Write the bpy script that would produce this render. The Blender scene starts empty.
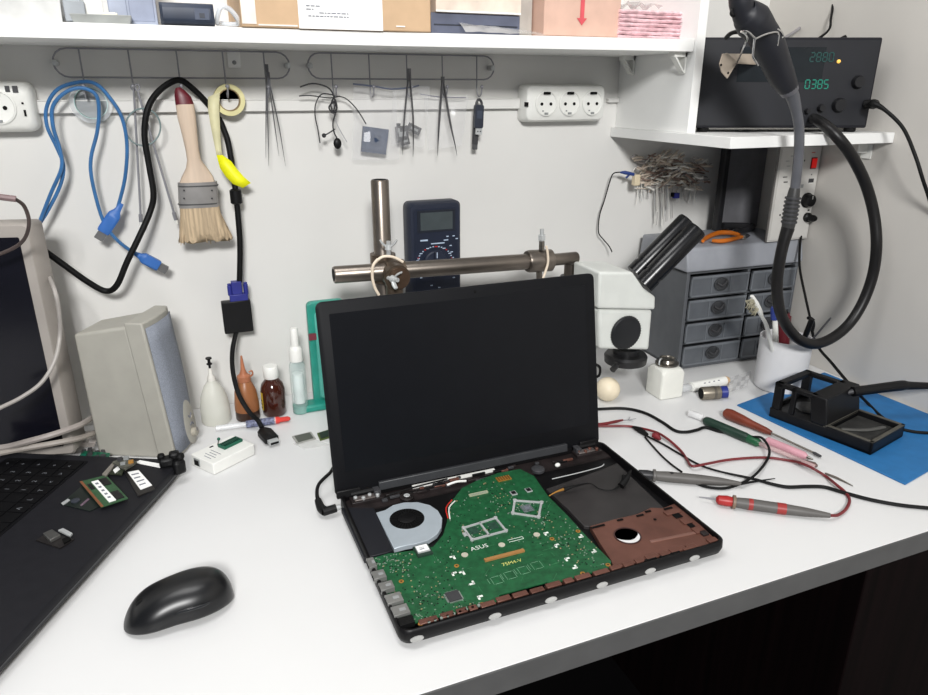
import bpy, bmesh, math, random
from mathutils import Vector, Matrix
random.seed(7)
C = bpy.context.scene.collection
V = Vector
PI = math.pi
D = 0.75            # height of the bench top
WY = 1.13           # face of the back wall
WX = 1.077          # face of the right wall

# ------------------------------------------------------------------ camera
CAM = V((0, 0, 1.24)); FPX = 700.0; PITCH = 0.352494; YAW = 0.385875
FW = V((math.sin(YAW)*math.cos(PITCH), math.cos(YAW)*math.cos(PITCH), -math.sin(PITCH)))
RT = V((math.cos(YAW), -math.sin(YAW), 0)); UP = RT.cross(FW)
cd = bpy.data.cameras.new('camera'); co = bpy.data.objects.new('camera', cd); C.objects.link(co)
cd.sensor_fit = 'HORIZONTAL'; cd.sensor_width = 36; cd.lens = 36*FPX/928; cd.clip_start = .02
m = Matrix.Identity(4)
for i in range(3):
    m[i][0] = RT[i]; m[i][1] = UP[i]; m[i][2] = -FW[i]; m[i][3] = CAM[i]
co.matrix_world = m
bpy.context.scene.camera = co

def P(u, v, x=None, y=None, z=None):
    """point of a real plane (x=, y= or z=) seen at a place of the photograph"""
    d = RT*(u-464) + UP*(347.5-v) + FW*FPX
    if z is not None: t = (z-CAM.z)/d.z
    elif y is not None: t = y/d.y
    else: t = x/d.x
    return CAM + d*t
def DK(u, v, h=0.0): return P(u, v, z=D+h)           # on the bench
def WL(u, v, off=0.0): return P(u, v, y=WY-off)      # on the back wall

# ------------------------------------------------------------------ materials
def lin(c):
    return tuple((x/12.92 if x <= .04045 else ((x+.055)/1.055)**2.4) for x in c)
MATS = {}
def mat(name, col, rough=.5, metal=0., var=.06, scale=40., bump=0., spec=.5, trans=0., alpha=1., emit=0., ior=1.45, stretch=None, coat=0., emit_col=None):
    if name in MATS: return MATS[name]
    M = bpy.data.materials.new(name); M.use_nodes = True
    nt = M.node_tree; b = nt.nodes['Principled BSDF']
    c = lin(col)
    tc = nt.nodes.new('ShaderNodeTexCoord'); mp = nt.nodes.new('ShaderNodeMapping')
    nt.links.new(tc.outputs['Object'], mp.inputs['Vector'])
    if stretch: mp.inputs['Scale'].default_value = stretch
    nz = nt.nodes.new('ShaderNodeTexNoise'); nz.inputs['Scale'].default_value = scale; nz.inputs['Detail'].default_value = 4
    nt.links.new(mp.outputs['Vector'], nz.inputs['Vector'])
    rp = nt.nodes.new('ShaderNodeValToRGB')
    lo = tuple(max(0, x*(1-var*2)) for x in c); hi = tuple(min(1, x*(1+var*2)) for x in c)
    rp.color_ramp.elements[0].position = .3; rp.color_ramp.elements[1].position = .7
    rp.color_ramp.elements[0].color = lo+(1,); rp.color_ramp.elements[1].color = hi+(1,)
    nt.links.new(nz.outputs['Fac'], rp.inputs['Fac'])
    nt.links.new(rp.outputs['Color'], b.inputs['Base Color'])
    b.inputs['Roughness'].default_value = rough; b.inputs['Metallic'].default_value = metal
    b.inputs['Specular IOR Level'].default_value = spec; b.inputs['IOR'].default_value = ior
    b.inputs['Transmission Weight'].default_value = trans; b.inputs['Alpha'].default_value = alpha
    b.inputs['Coat Weight'].default_value = coat
    if emit:
        b.inputs['Emission Color'].default_value = lin(emit_col or col)+(1,); b.inputs['Emission Strength'].default_value = emit
    if bump:
        bp = nt.nodes.new('ShaderNodeBump'); bp.inputs['Strength'].default_value = bump; bp.inputs['Distance'].default_value = .002
        nt.links.new(nz.outputs['Fac'], bp.inputs['Height']); nt.links.new(bp.outputs['Normal'], b.inputs['Normal'])
    MATS[name] = M
    return M

# ------------------------------------------------------------------ mesh builder
def frame(o, x, y):
    x = V(x).normalized(); z = x.cross(V(y)).normalized(); y = z.cross(x)
    M = Matrix.Identity(4)
    for i in range(3):
        M[i][0] = x[i]; M[i][1] = y[i]; M[i][2] = z[i]; M[i][3] = o[i]
    return M
def rotz(a, o=(0, 0, 0)): return Matrix.Translation(V(o)) @ Matrix.Rotation(a, 4, 'Z')

def smooth_path(pts, sub, closed=False):
    pts = [V(p) for p in pts]; n = len(pts); out = []
    if sub <= 1: return pts
    rng = range(n if closed else n-1)
    for i in rng:
        if closed: a, b, c, d = pts[i-1], pts[i], pts[(i+1) % n], pts[(i+2) % n]
        else: a, b, c, d = pts[max(i-1, 0)], pts[i], pts[i+1], pts[min(i+2, n-1)]
        for k in range(sub):
            t = k/sub
            out.append(.5*((2*b)+(c-a)*t+(2*a-5*b+4*c-d)*t*t+(3*b-a-3*c+d)*t**3))
    if not closed: out.append(pts[-1])
    return out

TXT = {}
def text_geo(s, size, align='LEFT'):
    k = (s, size, align)
    if k not in TXT:
        cu = bpy.data.curves.new('lettering', 'FONT'); cu.body = s; cu.size = size; cu.align_x = align
        cu.resolution_u = 2
        o = bpy.data.objects.new('lettering', cu); C.objects.link(o)
        dg = bpy.context.evaluated_depsgraph_get(); me = bpy.data.meshes.new_from_object(o.evaluated_get(dg))
        TXT[k] = ([v.co.copy() for v in me.vertices], [tuple(p.vertices) for p in me.polygons])
        bpy.data.objects.remove(o); bpy.data.curves.remove(cu); bpy.data.meshes.remove(me)
    return TXT[k]

class MB:
    def __init__(s): s.v = []; s.f = []; s.mi = []; s.m = []
    def add(s, vs, fs, m, M=None):
        if m not in s.m: s.m.append(m)
        k = s.m.index(m); b = len(s.v)
        s.v += [(M @ V(p)) if M is not None else V(p) for p in vs]
        for f in fs: s.f.append(tuple(b+i for i in f)); s.mi.append(k)
        return s
    def box(s, c, d, m, M=None):
        x, y, z = d[0]/2, d[1]/2, d[2]/2; c = V(c)
        vs = [c+V((a*x, b*y, e*z)) for e in (-1, 1) for a, b in ((-1, -1), (1, -1), (1, 1), (-1, 1))]
        return s.add(vs, [(3, 2, 1, 0), (4, 5, 6, 7), (0, 1, 5, 4), (1, 2, 6, 5), (2, 3, 7, 6), (3, 0, 4, 7)], m, M)
    def bb(s, lo, hi, m, M=None):
        lo, hi = V(lo), V(hi); return s.box((lo+hi)/2, hi-lo, m, M)
    def loft(s, rings, m, cap=True, M=None, closed=True):
        n = len(rings[0]); vs = [p for r in rings for p in r]; fs = []
        for i in range(len(rings)-1):
            for j in range(n if closed else n-1):
                k = (j+1) % n
                fs.append((i*n+j, i*n+k, (i+1)*n+k, (i+1)*n+j))
        if cap and closed:
            fs.append(tuple(range(n-1, -1, -1))); b = (len(rings)-1)*n; fs.append(tuple(range(b, b+n)))
        return s.add(vs, fs, m, M)
    def prism(s, poly, z0, z1, m, M=None):
        a = sum(poly[i][0]*poly[(i+1) % len(poly)][1]-poly[(i+1) % len(poly)][0]*poly[i][1] for i in range(len(poly)))
        if a < 0: poly = poly[::-1]
        return s.loft([[(p[0], p[1], z) for p in poly] for z in (z0, z1)], m, True, M)
    def tube(s, pts, r, m, seg=8, sub=1, closed=False, flat=1.0):
        rr = r if isinstance(r, (list, tuple)) else None
        n0 = len(pts); pts = smooth_path(pts, sub, closed); n = len(pts)
        def rad(i):
            if rr is None: return r
            t = i/(n-1)*(n0-1); k = min(int(t), n0-2); return rr[k]+(rr[k+1]-rr[k])*(t-k)
        T = []
        for i in range(n):
            a = pts[i-1] if (i > 0 or closed) else pts[i]; b = pts[(i+1) % n] if (i < n-1 or closed) else pts[i]
            t = b-a; T.append(t.normalized() if t.length > 1e-9 else V((0, 0, 1)))
        ref = V((0, 0, 1)) if abs(T[0].z) < .9 else V((1, 0, 0))
        nrm = (ref-T[0]*ref.dot(T[0])).normalized(); rings = []
        for i in range(n):
            nrm = nrm-T[i]*nrm.dot(T[i])
            nrm = nrm.normalized() if nrm.length > 1e-6 else V((1, 0, 0))
            bn = T[i].cross(nrm); R = rad(i)
            rings.append([pts[i]+(nrm*math.cos(2*PI*k/seg)*flat+bn*math.sin(2*PI*k/seg))*R for k in range(seg)])
        if closed: rings.append(rings[0]); return s.loft(rings, m, False)
        return s.loft(rings, m)
    def cyl(s, a, b, r, m, r2=None, seg=20):
        return s.tube([a, b], [r, r if r2 is None else r2], m, seg)
    def lathe(s, prof, m, o=(0, 0, 0), M=None, seg=24, sq=1.0):
        M2 = Matrix.Translation(V(o)) if M is None else M
        return s.loft([[(max(r, 1e-5)*math.cos(2*PI*k/seg), max(r, 1e-5)*math.sin(2*PI*k/seg)*sq, z) for k in range(seg)] for r, z in prof], m, True, M2)
    def sphere(s, c, r, m, seg=18, rings=10, M=None):
        r = r if isinstance(r, (tuple, list)) else (r, r, r)
        out = []
        for i in range(rings+1):
            t = -PI/2+PI*i/rings; q = max(math.cos(t), 1e-4)
            out.append([(r[0]*q*math.cos(2*PI*k/seg), r[1]*q*math.sin(2*PI*k/seg), r[2]*math.sin(t)) for k in range(seg)])
        T = Matrix.Translation(V(c)); return s.loft(out, m, True, T if M is None else M @ T)
    def text(s, t, size, m, M, depth=0, align='LEFT'):
        vs, fs = text_geo(t, size, align); return s.add(vs, fs, m, M)
    def build(s, name, parent=None, bevel=0, seg=2, sub=0, ang=35, solid=0, label=None):
        me = bpy.data.meshes.new(name)
        off = V((0, 0, 0)); p = parent
        while p is not None: off = off+p.location; p = p.parent
        me.from_pydata([v-off for v in s.v], [], s.f)
        for q in s.m: me.materials.append(q)
        me.polygons.foreach_set('material_index', s.mi)
        me.polygons.foreach_set('use_smooth', [True]*len(s.f))
        me.update(); me.set_sharp_from_angle(angle=math.radians(ang))
        o = bpy.data.objects.new(name, me); C.objects.link(o); o.parent = parent
        if solid:
            q = o.modifiers.new('solid', 'SOLIDIFY'); q.thickness = solid; q.offset = 0
        if bevel:
            q = o.modifiers.new('bevel', 'BEVEL'); q.width = bevel; q.segments = seg; q.limit_method = 'ANGLE'; q.angle_limit = math.radians(40)
        if sub:
            q = o.modifiers.new('sub', 'SUBSURF'); q.levels = sub; q.render_levels = sub
        if label: o['label'] = label
        return o

def tag(o, label, cat, group=None, kind=None):
    o['label'] = label; o['category'] = cat
    if group: o['group'] = group
    if kind: o['kind'] = kind
    return o
def thing(name, label, cat, loc=(0, 0, 0), group=None):
    o = bpy.data.objects.new(name, None); C.objects.link(o); o.location = loc; o.empty_display_size = .02
    return tag(o, label, cat, group)
def struct(o):
    o['kind'] = 'structure'; return o
def place(o, loc, rz=0):
    o.location = loc; o.rotation_euler = (0, 0, rz); return o
def rrect(w, h, r, n=5, cx=0, cy=0):
    out = []
    for a, (sx, sy) in enumerate(((1, 1), (-1, 1), (-1, -1), (1, -1))):
        for k in range(n+1):
            t = PI/2*a+PI/2*k/n
            out.append((cx+sx*(w/2-r)+r*math.cos(t), cy+sy*(h/2-r)+r*math.sin(t)))
    return out
def dup(root, loc=None, rz=None, label=None, group=None):
    def cp(o, p):
        c = o.copy(); C.objects.link(c); c.parent = p
        for ch in list(o.children): cp(ch, c)
        return c
    r = cp(root, None)
    if loc is not None: r.location = loc
    if rz is not None: r.rotation_euler = (0, 0, rz)
    if label: r['label'] = label
    if group: r['group'] = group
    return r

# palette
wallp = mat('wall_paint', (.86, .855, .84), .75, var=.012, scale=6, bump=.03)
sidep = mat('side_wall_panel', (.78, .765, .74), .6, var=.012, scale=8)
whitelam = mat('white_laminate', (.85, .85, .848), .42, var=.008, scale=5)
shelfw = mat('white_shelf_board', (.93, .93, .92), .45, var=.008, scale=5)
edgeg = mat('grey_edge_band', (.33, .33, .33), .55, var=.04, scale=30)
darkp = mat('underbench_shade', (.035, .03, .035), .8, var=.1, scale=8, spec=.1)  # near-black colour carries the deep shade under the bench
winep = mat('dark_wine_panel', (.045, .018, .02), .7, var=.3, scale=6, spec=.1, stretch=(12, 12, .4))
black = mat('black_plastic', (.05, .05, .055), .45, var=.1, spec=.3)
blackr = mat('black_rubber', (.045, .045, .047), .6, var=.1, spec=.25)
soot = mat('deep_black', (.02, .02, .022), .7, spec=.2)
slate = mat('slate_plastic', (.20, .215, .25), .5)
steel = mat('brushed_steel', (.62, .60, .57), .3, 1., var=.08, scale=30, stretch=(1, 20, 20))
chrome = mat('chrome', (.78, .78, .78), .16, 1., var=.03)
wire = mat('grey_wire', (.55, .55, .57), .4, .25, var=.05)
whitep = mat('white_plastic', (.9, .9, .88), .4, var=.01)
greyp = mat('grey_plastic', (.55, .56, .56), .5, var=.03)
dgrey = mat('dark_grey_plastic', (.22, .22, .23), .5, var=.05)
beige = mat('beige_plastic', (.635, .625, .59), .5, var=.02)
cream = mat('cream_plastic', (.86, .80, .68), .5, var=.02)
paper = mat('white_paper', (.95, .95, .94), .7, var=.01)
ink = mat('grey_ink', (.45, .46, .5), .7)
card = mat('cardboard', (.78, .66, .53), .8, var=.04, scale=25)
clear = mat('clear_film', (.97, .97, .98), .12, trans=.0, alpha=.16, var=.02, spec=.4)
clear2 = mat('cloudy_clear_plastic', (.93, .94, .95), .2, alpha=.35, var=.02, spec=.7)
frost = mat('frosted_plastic', (.93, .93, .90), .4, alpha=.8, var=.015)
pcb = mat('green_circuit_board', (.10, .32, .19), .42, var=.14, scale=160)
copper = mat('copper_brown', (.42, .28, .24), .42, .35, var=.12, scale=30)
silver = mat('silver_metal', (.74, .75, .75), .38, .3, var=.04)
silk = mat('white_silkscreen', (.88, .9, .87), .6)
gold = mat('gold_contacts', (.72, .52, .25), .4, .5, var=.1)
blue = mat('blue_plastic', (.20, .40, .68), .45, var=.05)
bluec = mat('translucent_blue_cable', (.22, .42, .62), .35, var=.08)
red = mat('red_plastic', (.75, .16, .13), .4, var=.05)
# ================================================================== the room
struct(MB().bb((-1.6, WY, 0), (WX+.08, WY+.08, 2.5), wallp).build('wall_back'))
struct(MB().bb((WX, -1.8, 0), (WX+.08, WY, 2.5), sidep).build('wall_right'))
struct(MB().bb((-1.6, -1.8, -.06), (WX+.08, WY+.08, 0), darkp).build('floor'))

# cable duct along the back wall
t = MB()
t.bb((-1.2, WY-.011, 1.2105), (.556, WY, 1.2275), wallp)
t.bb((-1.2, WY-.0125, 1.2258), (.556, WY-.0105, 1.2275), wallp)
t.bb((.732, WY-.008, 1.219), (.7545, WY, 1.226), wallp)
struct(t.build('trim_1', bevel=.0015))

# ------------------------------------------------------------------ bench
r = thing('workbench', 'long white laminate workbench with a dark grey front edge along the wall', 'workbench', (0, .78, 0))
MB().bb((-1.4, .4445, D-.027), (WX-.001, WY-.001, D), whitelam).build('worktop', r, bevel=.0008)
MB().bb((-1.4, .4425, D-.027), (WX-.001, .4445, D-.0005), edgeg).build('edge_band', r, label='dark grey front edge strip')
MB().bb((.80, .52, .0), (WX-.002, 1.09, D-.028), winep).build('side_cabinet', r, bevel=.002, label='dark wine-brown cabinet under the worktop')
MB().bb((-1.4, 1.09, .0), (WX-.002, 1.105, D-.028), darkp).build('shade_back_panel', r)  # added dark sheet, keeps the space under the bench in shade
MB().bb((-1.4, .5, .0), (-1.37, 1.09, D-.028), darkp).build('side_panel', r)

# ------------------------------------------------------------------ wall shelf
r = thing('wall_shelf', 'long white wall shelf holding boxes above the hook rails', 'shelf', (0, WY, 1.29))
MB().prism([(-1.4, .965), (.30, .968), (.7545, .934), (.7545, WY-.0005), (-1.4, WY-.0005)], 1.2945, 1.3115, shelfw).build('shelf_board', r, bevel=.0006)
def bracket(x, y, z, s=1):
    b = MB()
    b.bb((x-.006, y-.03, z-.003), (x+.006, y, z), whitep)
    b.bb((x-.006, y-.003, z-.028), (x+.006, y, z), whitep)
    b.add([(x-.0012, y-.028, z-.003), (x+.0012, y-.028, z-.003), (x+.0012, y-.002, z-.026), (x-.0012, y-.002, z-.026), (x-.0012, y-.002, z-.003), (x+.0012, y-.002, z-.003)],
          [(0, 1, 2, 3), (0, 4, 5, 1), (0, 3, 4), (1, 5, 2)], whitep)
    return b
b = MB(); xb = WL(233, 52).x; b.bb((xb-.009, WY-.003, 1.270), (xb+.009, WY-.0006, 1.2945), shelfw); b.sphere((xb, WY-.003, 1.277), (.003, .002, .003), greyp)
b.build('bracket', r, bevel=.001)
def panel_bracket(y):
    b = MB()
    b.bb((.731, y-.007, 1.2875), (.7545, y+.007, 1.2945), whitep)
    b.bb((.7517, y-.007, 1.264), (.7545, y+.007, 1.2945), whitep)
    b.add([(.733, y-.006, 1.288), (.736, y-.006, 1.288), (.7535, y-.006, 1.266), (.7505, y-.006, 1.266), (.733, y+.006, 1.288), (.736, y+.006, 1.288), (.7535, y+.006, 1.266), (.7505, y+.006, 1.266)],
          [(0, 1, 2, 3), (7, 6, 5, 4), (0, 4, 5, 1), (2, 6, 7, 3), (0, 3, 7, 4), (1, 5, 6, 2)], whitep)
    return b
panel_bracket(1.09).build('bracket', r); panel_bracket(.955).build('bracket', r)

r = thing('corner_shelf', 'white corner shelf with upright side panel carrying the black bench instrument', 'shelf', (.9, WY, 1.16))
MB().bb((.746, .822, 1.1605), (WX-.0005, WY-.0005, 1.1765), shelfw).build('shelf_board', r, bevel=.0006)
MB().bb((.7552, .93, 1.1765), (.7712, WY-.0005, 1.62), shelfw).build('side_panel', r, bevel=.0006)
b = MB(); y = .865
b.bb((WX-.03, y-.009, 1.1575), (WX-.0005, y+.009, 1.1605), whitep); b.bb((WX-.0035, y-.009, 1.133), (WX-.0005, y+.009, 1.1605), whitep)
b.bb((WX-.022, y-.0015, 1.142), (WX-.002, y+.0015, 1.159), whitep)
b.build('bracket', r)

# ------------------------------------------------------------------ hook rails
def rail(x0, x1, zt, zb, hooks, label, mounts):
    y = WY-.012; r = thing('hook_rail', label, 'hook rail', ((x0+x1)/2, WY, (zt+zb)/2), 'wire hook rails')
    h = (zt-zb)/2; zc = (zt+zb)/2; pts = []
    for k in range(9):
        a = PI/2+PI*k/8; pts.append((x0+h+h*math.cos(a), y, zc+h*math.sin(a)))
    for k in range(9):
        a = -PI/2+PI*k/8; pts.append((x1-h+h*math.cos(a), y, zc+h*math.sin(a)))
    MB().tube(pts, .0012, wire, 8, 1, True).build('frame', r)
    for x in hooks:
        MB().tube([(x, y-.003, zt), (x, y-.004, zb-.002), (x, y-.005, zb-.018), (x, y-.012, zb-.026), (x, y-.022, zb-.022), (x, y-.025, zb-.013)], .0011, wire, 8, 4).sphere((x, y-.025, zb-.011), .003, wire, 10, 6).build('hook', r)
    for x in mounts:
        b = MB().cyl((x, WY, zc), (x, y-.004, zc), .0042, chrome, seg=12); b.sphere((x, y-.004, zc), (.0042, .002, .0042), silver, 10, 6); b.build('screw', r)
    return r
ZT, ZB = 1.2915, 1.2558
rail(WL(54, 62).x, WL(288, 62).x, ZT, ZB, [WL(u, 75).x for u in (84, 132, 179, 224, 264)], 'left wire hook rail holding the paintbrush and the blue cable', [WL(56, 60).x, WL(286, 62).x])
rail(WL(306, 62).x, WL(491, 62).x, ZT, ZB, [WL(u, 75).x for u in (330, 367, 404, 439, 473)], 'right wire hook rail holding plastic bags and the memory stick', [WL(308, 62).x, WL(489, 62).x])

# ------------------------------------------------------------------ sockets
def socket_face(b, c, r, m1, m2):
    # round recessed european socket looking out of the wall (towards -y)
    M = frame(c, (1, 0, 0), (0, 0, 1))
    b.lathe([(r, 0), (r, .0016), (r-.0018, .0022), (r-.003, .0006), (r-.005, .0002), (.0, .0002)], m1, M=M, seg=28)
    for sx in (-1, 1):
        b.cyl(M @ V((sx*.0085, -.001, .0003)), M @ V((sx*.0085, -.001, .0012)), .0026, m2, seg=12)
    b.box((0, r-.0045, .002), (.012, .004, .003), m2, M); b.box((0, -r+.0045, .002), (.006, .003, .002), greyp, M)
    b.box((-.006, -.012, .0008), (.0022, .0022, .0012), greyp, M)
r = thing('power_strip', 'white three-socket power strip fixed to the wall', 'power strip', (.64, WY, 1.215))
x0, x1 = .5565, .7115; yf = WY-.034
M = frame((0, 0, 0), (1, 0, 0), (0, 0, 1))
b = MB()
rings = []
for (ins, y) in ((0, WY-.0008), (0, WY-.02), (.003, WY-.03), (.012, yf)):
    rings.append([(p[0], y, p[1]) for p in rrect(x1-x0-2*ins, .060-2*ins, .009, 5, (x0+x1)/2, 1.219)])
b.loft([q[::-1] for q in rings], whitep); b.build('housing', r, bevel=.001)
for k in range(3):
    b = MB(); socket_face(b, (.5935+k*.0448, yf-.0003, 1.219), .0205, whitep, soot); b.build('socket', r)
MB().bb((x0+.0012, WY-.024, 1.214), (x0+.004, WY-.034, 1.221), soot).build('indicator', r)

r = thing('wall_socket', 'white socket box at the left end of the cable duct, partly out of frame', 'socket', (-.2, WY, 1.22))
b = MB(); rings = []
for (ins, y) in ((0, WY-.0008), (0, WY-.022), (.003, WY-.03), (.008, WY-.034)):
    rings.append([(p[0], y, p[1]) for p in rrect(.115-2*ins, .062-2*ins, .011, 5, -.212, 1.2195)])
b.loft([q[::-1] for q in rings], whitep); b.build('housing', r, bevel=.001)
b = MB(); socket_face(b, (-.196, WY-.0343, 1.2195), .0215, whitep, soot)
b.bb((-.1675, WY-.0352, 1.208), (-.165, WY-.034, 1.216), soot); b.bb((-.183, WY-.036, 1.238), (-.178, WY-.034, 1.245), dgrey); b.bb((-.175, WY-.036, 1.237), (-.169, WY-.034, 1.245), dgrey)
b.cyl((-.167, WY-.034, 1.224), (-.167, WY-.0352, 1.224), .0014, soot, seg=10)
b.build('socket', r)

# ================================================================== lights
def area(name, loc, target, size, power, col=(1, 1, 1)):
    l = bpy.data.lights.new(name, 'AREA'); l.shape = 'RECTANGLE'; l.size = size[0]; l.size_y = size[1]; l.energy = power; l.color = col
    o = bpy.data.objects.new(name, l); C.objects.link(o); o.location = loc
    o.rotation_euler = (V(target)-V(loc)).to_track_quat('-Z', 'Y').to_euler(); return o
area('ceiling_lamp', (-.35, -1.5, 2.22), (.25, 1.1, 1.0), (.5, .35), 72, (1, .995, .985))
area('ceiling_lamp', (-.10, .50, 2.5), (.05, .70, .8), (.8, .5), 13, (1, .99, .98))
w = bpy.data.worlds.new('room_light'); bpy.context.scene.world = w; w.use_nodes = True
w.node_tree.nodes['Background'].inputs['Color'].default_value = (.80, .87, 1, 1); w.node_tree.nodes['Background'].inputs['Strength'].default_value = .17
vs = bpy.context.scene.view_settings; vs.view_transform = 'Standard'; vs.exposure = 0; vs.look = 'None'
# ================================================================== the opened laptop
LX, LY, LW, LD = .1385, .4965, .380, .258      # front-left corner, width, depth
L = thing('disassembled_laptop', 'open black laptop on the bench with its keyboard removed, green board bare', 'laptop', (LX+LW/2, LY+LD/2, D))
tray = mat('laptop_shell', (.055, .052, .057), .42, var=.08, spec=.25)
traydk = mat('laptop_inside', (.12, .095, .095), .5, var=.25, scale=60)
cx, cy = LX+LW/2, LY+LD/2
b = MB(); R = []
for ins, z, m_ in ((.010, D+.0006, 0), (.002, D+.005, 0), (0, D+.011, 0), (.0005, D+.019, 0), (.002, D+.0205, 0), (.0042, D+.020, 0), (.005, D+.010, 0)):
    R.append([(p[0], p[1], z) for p in rrect(LW-2*ins, LD-2*ins, .012-ins*.5, 5, cx, cy)])
b.loft(R, tray); b.build('bottom_case', L, ang=50)
# lamp reflections on the glossy front lip, built as pale ovals
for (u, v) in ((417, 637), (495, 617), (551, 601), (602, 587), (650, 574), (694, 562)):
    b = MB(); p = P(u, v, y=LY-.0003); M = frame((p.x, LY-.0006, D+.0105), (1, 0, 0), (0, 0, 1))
    b.lathe([(.0068, -.002), (.0066, .0004), (.005, .0008), (0, .0008)], mat('reflection_grey', (.66, .66, .65), .4), M=M @ Matrix.Diagonal((1, .48, 1, 1)), seg=20)
    b.build('lip_reflection', L, label='pale oval standing in for a lamp reflection on the front lip')

ZP = D+.0165                                    # top of the circuit board
def B(u, v, h=0.): return P(u, v, z=ZP+h)
def BP(pts, h=0.): return [(q.x, q.y) for q in (B(u, v, h) for u, v in pts)]
outline = [(462, 488), (476, 481), (498, 473), (520, 469), (534, 476), (548, 496), (568, 516), (588, 538), (611, 561), (611, 567), (572, 578), (549, 584.5), (547, 582), (499, 595), (500, 600), (455, 612.5), (403, 625.5), (366, 560), (388, 553.5), (414, 550.5), (433, 547), (443, 535), (447, 522), (448, 506)]
b = MB(); b.prism(BP(outline), ZP-.0014, ZP, pcb)
# traces and tiny components
def inside(x, y, poly):
    c = False; n = len(poly)
    for i in range(n):
        x1, y1 = poly[i]; x2, y2 = poly[(i+1) % n]
        if (y1 > y) != (y2 > y) and x < (x2-x1)*(y-y1)/(y2-y1)+x1: c = not c
    return c
wp = BP(outline)
pcbl = mat('light_board_trace', (.22, .46, .30), .5, var=.1)
cap_m = mat('capacitor_tan', (.62, .55, .42), .5); res_m = mat('resistor_dark', (.08, .08, .09), .4); sold = mat('solder', (.62, .66, .63), .35, .4)
def specks(cu, cv, ru, rv, n, mats, smin=.0005, smax=.0011):
    for _ in range(n):
        u = random.gauss(cu, ru); v = random.gauss(cv, rv); q = B(u, v)
        if not inside(q.x, q.y, wp): continue
        sx = random.uniform(smin, smax); sy = random.uniform(smin, smax); m_ = random.choice(mats)
        b.box((q.x, q.y, ZP+.0003), (sx*1.6, sy, .0008), m_)
pool = [sold, mat('dull_speck', (.45, .52, .46), .5), mat('dull_speck', (.4, .5, .4)), cap_m, res_m, res_m]
for a in ((398, 566, 9, 6, 60), (385, 560, 8, 6, 40), (437, 598, 11, 8, 60), (445, 575, 20, 14, 45), (470, 606, 8, 3, 24), (430, 618, 14, 3, 30), (478, 531, 8, 4, 40), (505, 505, 8, 6, 40), (545, 520, 9, 5, 40), (562, 535, 10, 8, 50), (580, 550, 12, 8, 50), (527, 507, 6, 4, 40), (493, 486, 14, 6, 28), (480, 505, 12, 8, 26), (460, 515, 6, 9, 20), (455, 545, 14, 8, 30), (520, 532, 14, 6, 20), (590, 562, 8, 4, 18), (412, 600, 8, 12, 30), (395, 605, 4, 10, 24)):
    specks(*a, pool)
for _ in range(70):
    u = random.uniform(370, 600); v = random.uniform(480, 622); q = B(u, v)
    if inside(q.x, q.y, wp):
        l = random.uniform(.004, .016); a = random.choice((0, PI/2, PI/4, 0))
        q2 = (q.x+l*math.cos(a), q.y+l*math.sin(a))
        if inside(q2[0], q2[1], wp): b.box((q.x+l/2*math.cos(a), q.y+l/2*math.sin(a), ZP+.00005), (l, .00035, .0002), pcbl, None) if a == 0 else b.box((0, 0, 0), (l, .00035, .0002), pcbl, rotz(a, (q.x+l/2*math.cos(a), q.y+l/2*math.sin(a), ZP+.00005)))
# L-shaped white marks
for u, v in ((546, 533), (556.5, 545), (581, 537), (594, 552), (567, 558.5), (575, 568), (454, 557.5), (463.5, 573), (472, 584), (480, 596.5), (454, 573)):
    q = B(u, v); a = random.choice((0, PI/2, PI)); M = rotz(a, (q.x, q.y, ZP+.0002))
    b.box((0, 0, 0), (.0058, .0024, .0003), silk, M); b.box((.002, .002, 0), (.0022, .0045, .0003), silk, M)
# copper screw rings and grey pads
for u, v in ((552, 539), (578, 531.3), (582.7, 573.6), (608, 565), (401.3, 581.5), (456.6, 566), (482.5, 604.4), (420.8, 624), (438, 524)):
    q = B(u, v); b.lathe([(.0027, 0), (.0027, .0005), (.0012, .0006), (.0012, .0001), (0, .0001)], gold, o=(q.x, q.y, ZP), seg=14)
    b.lathe([(.0012, .0002), (0, .0003)], res_m, o=(q.x, q.y, ZP), seg=10)
for u, v in ((464.7, 555), (501.7, 545), (536.7, 534.8)):
    q = B(u, v); b.lathe([(.0038, 0), (.0038, .0006), (0, .0006)], mat('pad_grey', (.72, .70, .64), .5), o=(q.x, q.y, ZP), seg=16)
# outlined memory pads
for k in range(4):
    q = B(497+k*13.3, 580-k*4.9)
    for sx in (-1, 1):
        b.box((q.x+sx*.0055, q.y, ZP+.0001), (.0004, .011, .0003), mat('faint_print', (.42, .58, .47), .6)); b.box((q.x, q.y+sx*.0055, ZP+.0001), (.008, .0004, .0003), mat('faint_print', (.4, .6, .5)))
    b.box((q.x-.009, q.y+.001, ZP+.0001), (.0004, .008, .0003), mat('faint_print', (.4, .6, .5)))
# lettering
q = B(471.5, 551.2); b.text('ASUS', .0092, silk, Matrix.Translation((q.x, q.y, ZP+.00025)))
q = B(503, 566.5); b.text('75M4-V', .0072, mat('yellow_pen', (.80, .80, .45), .6), Matrix.Translation((q.x, q.y, ZP+.00025)))
q = B(510, 542); b.box((q.x+.008, q.y, ZP+.0001), (.018, .0005, .0002), silk); b.box((q.x+.008, q.y+.004, ZP+.0001), (.018, .0005, .0002), silk); b.box((q.x+.017, q.y+.002, ZP+.0001), (.0005, .004, .0002), silk)
mb = b.build('motherboard', L)
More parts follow.
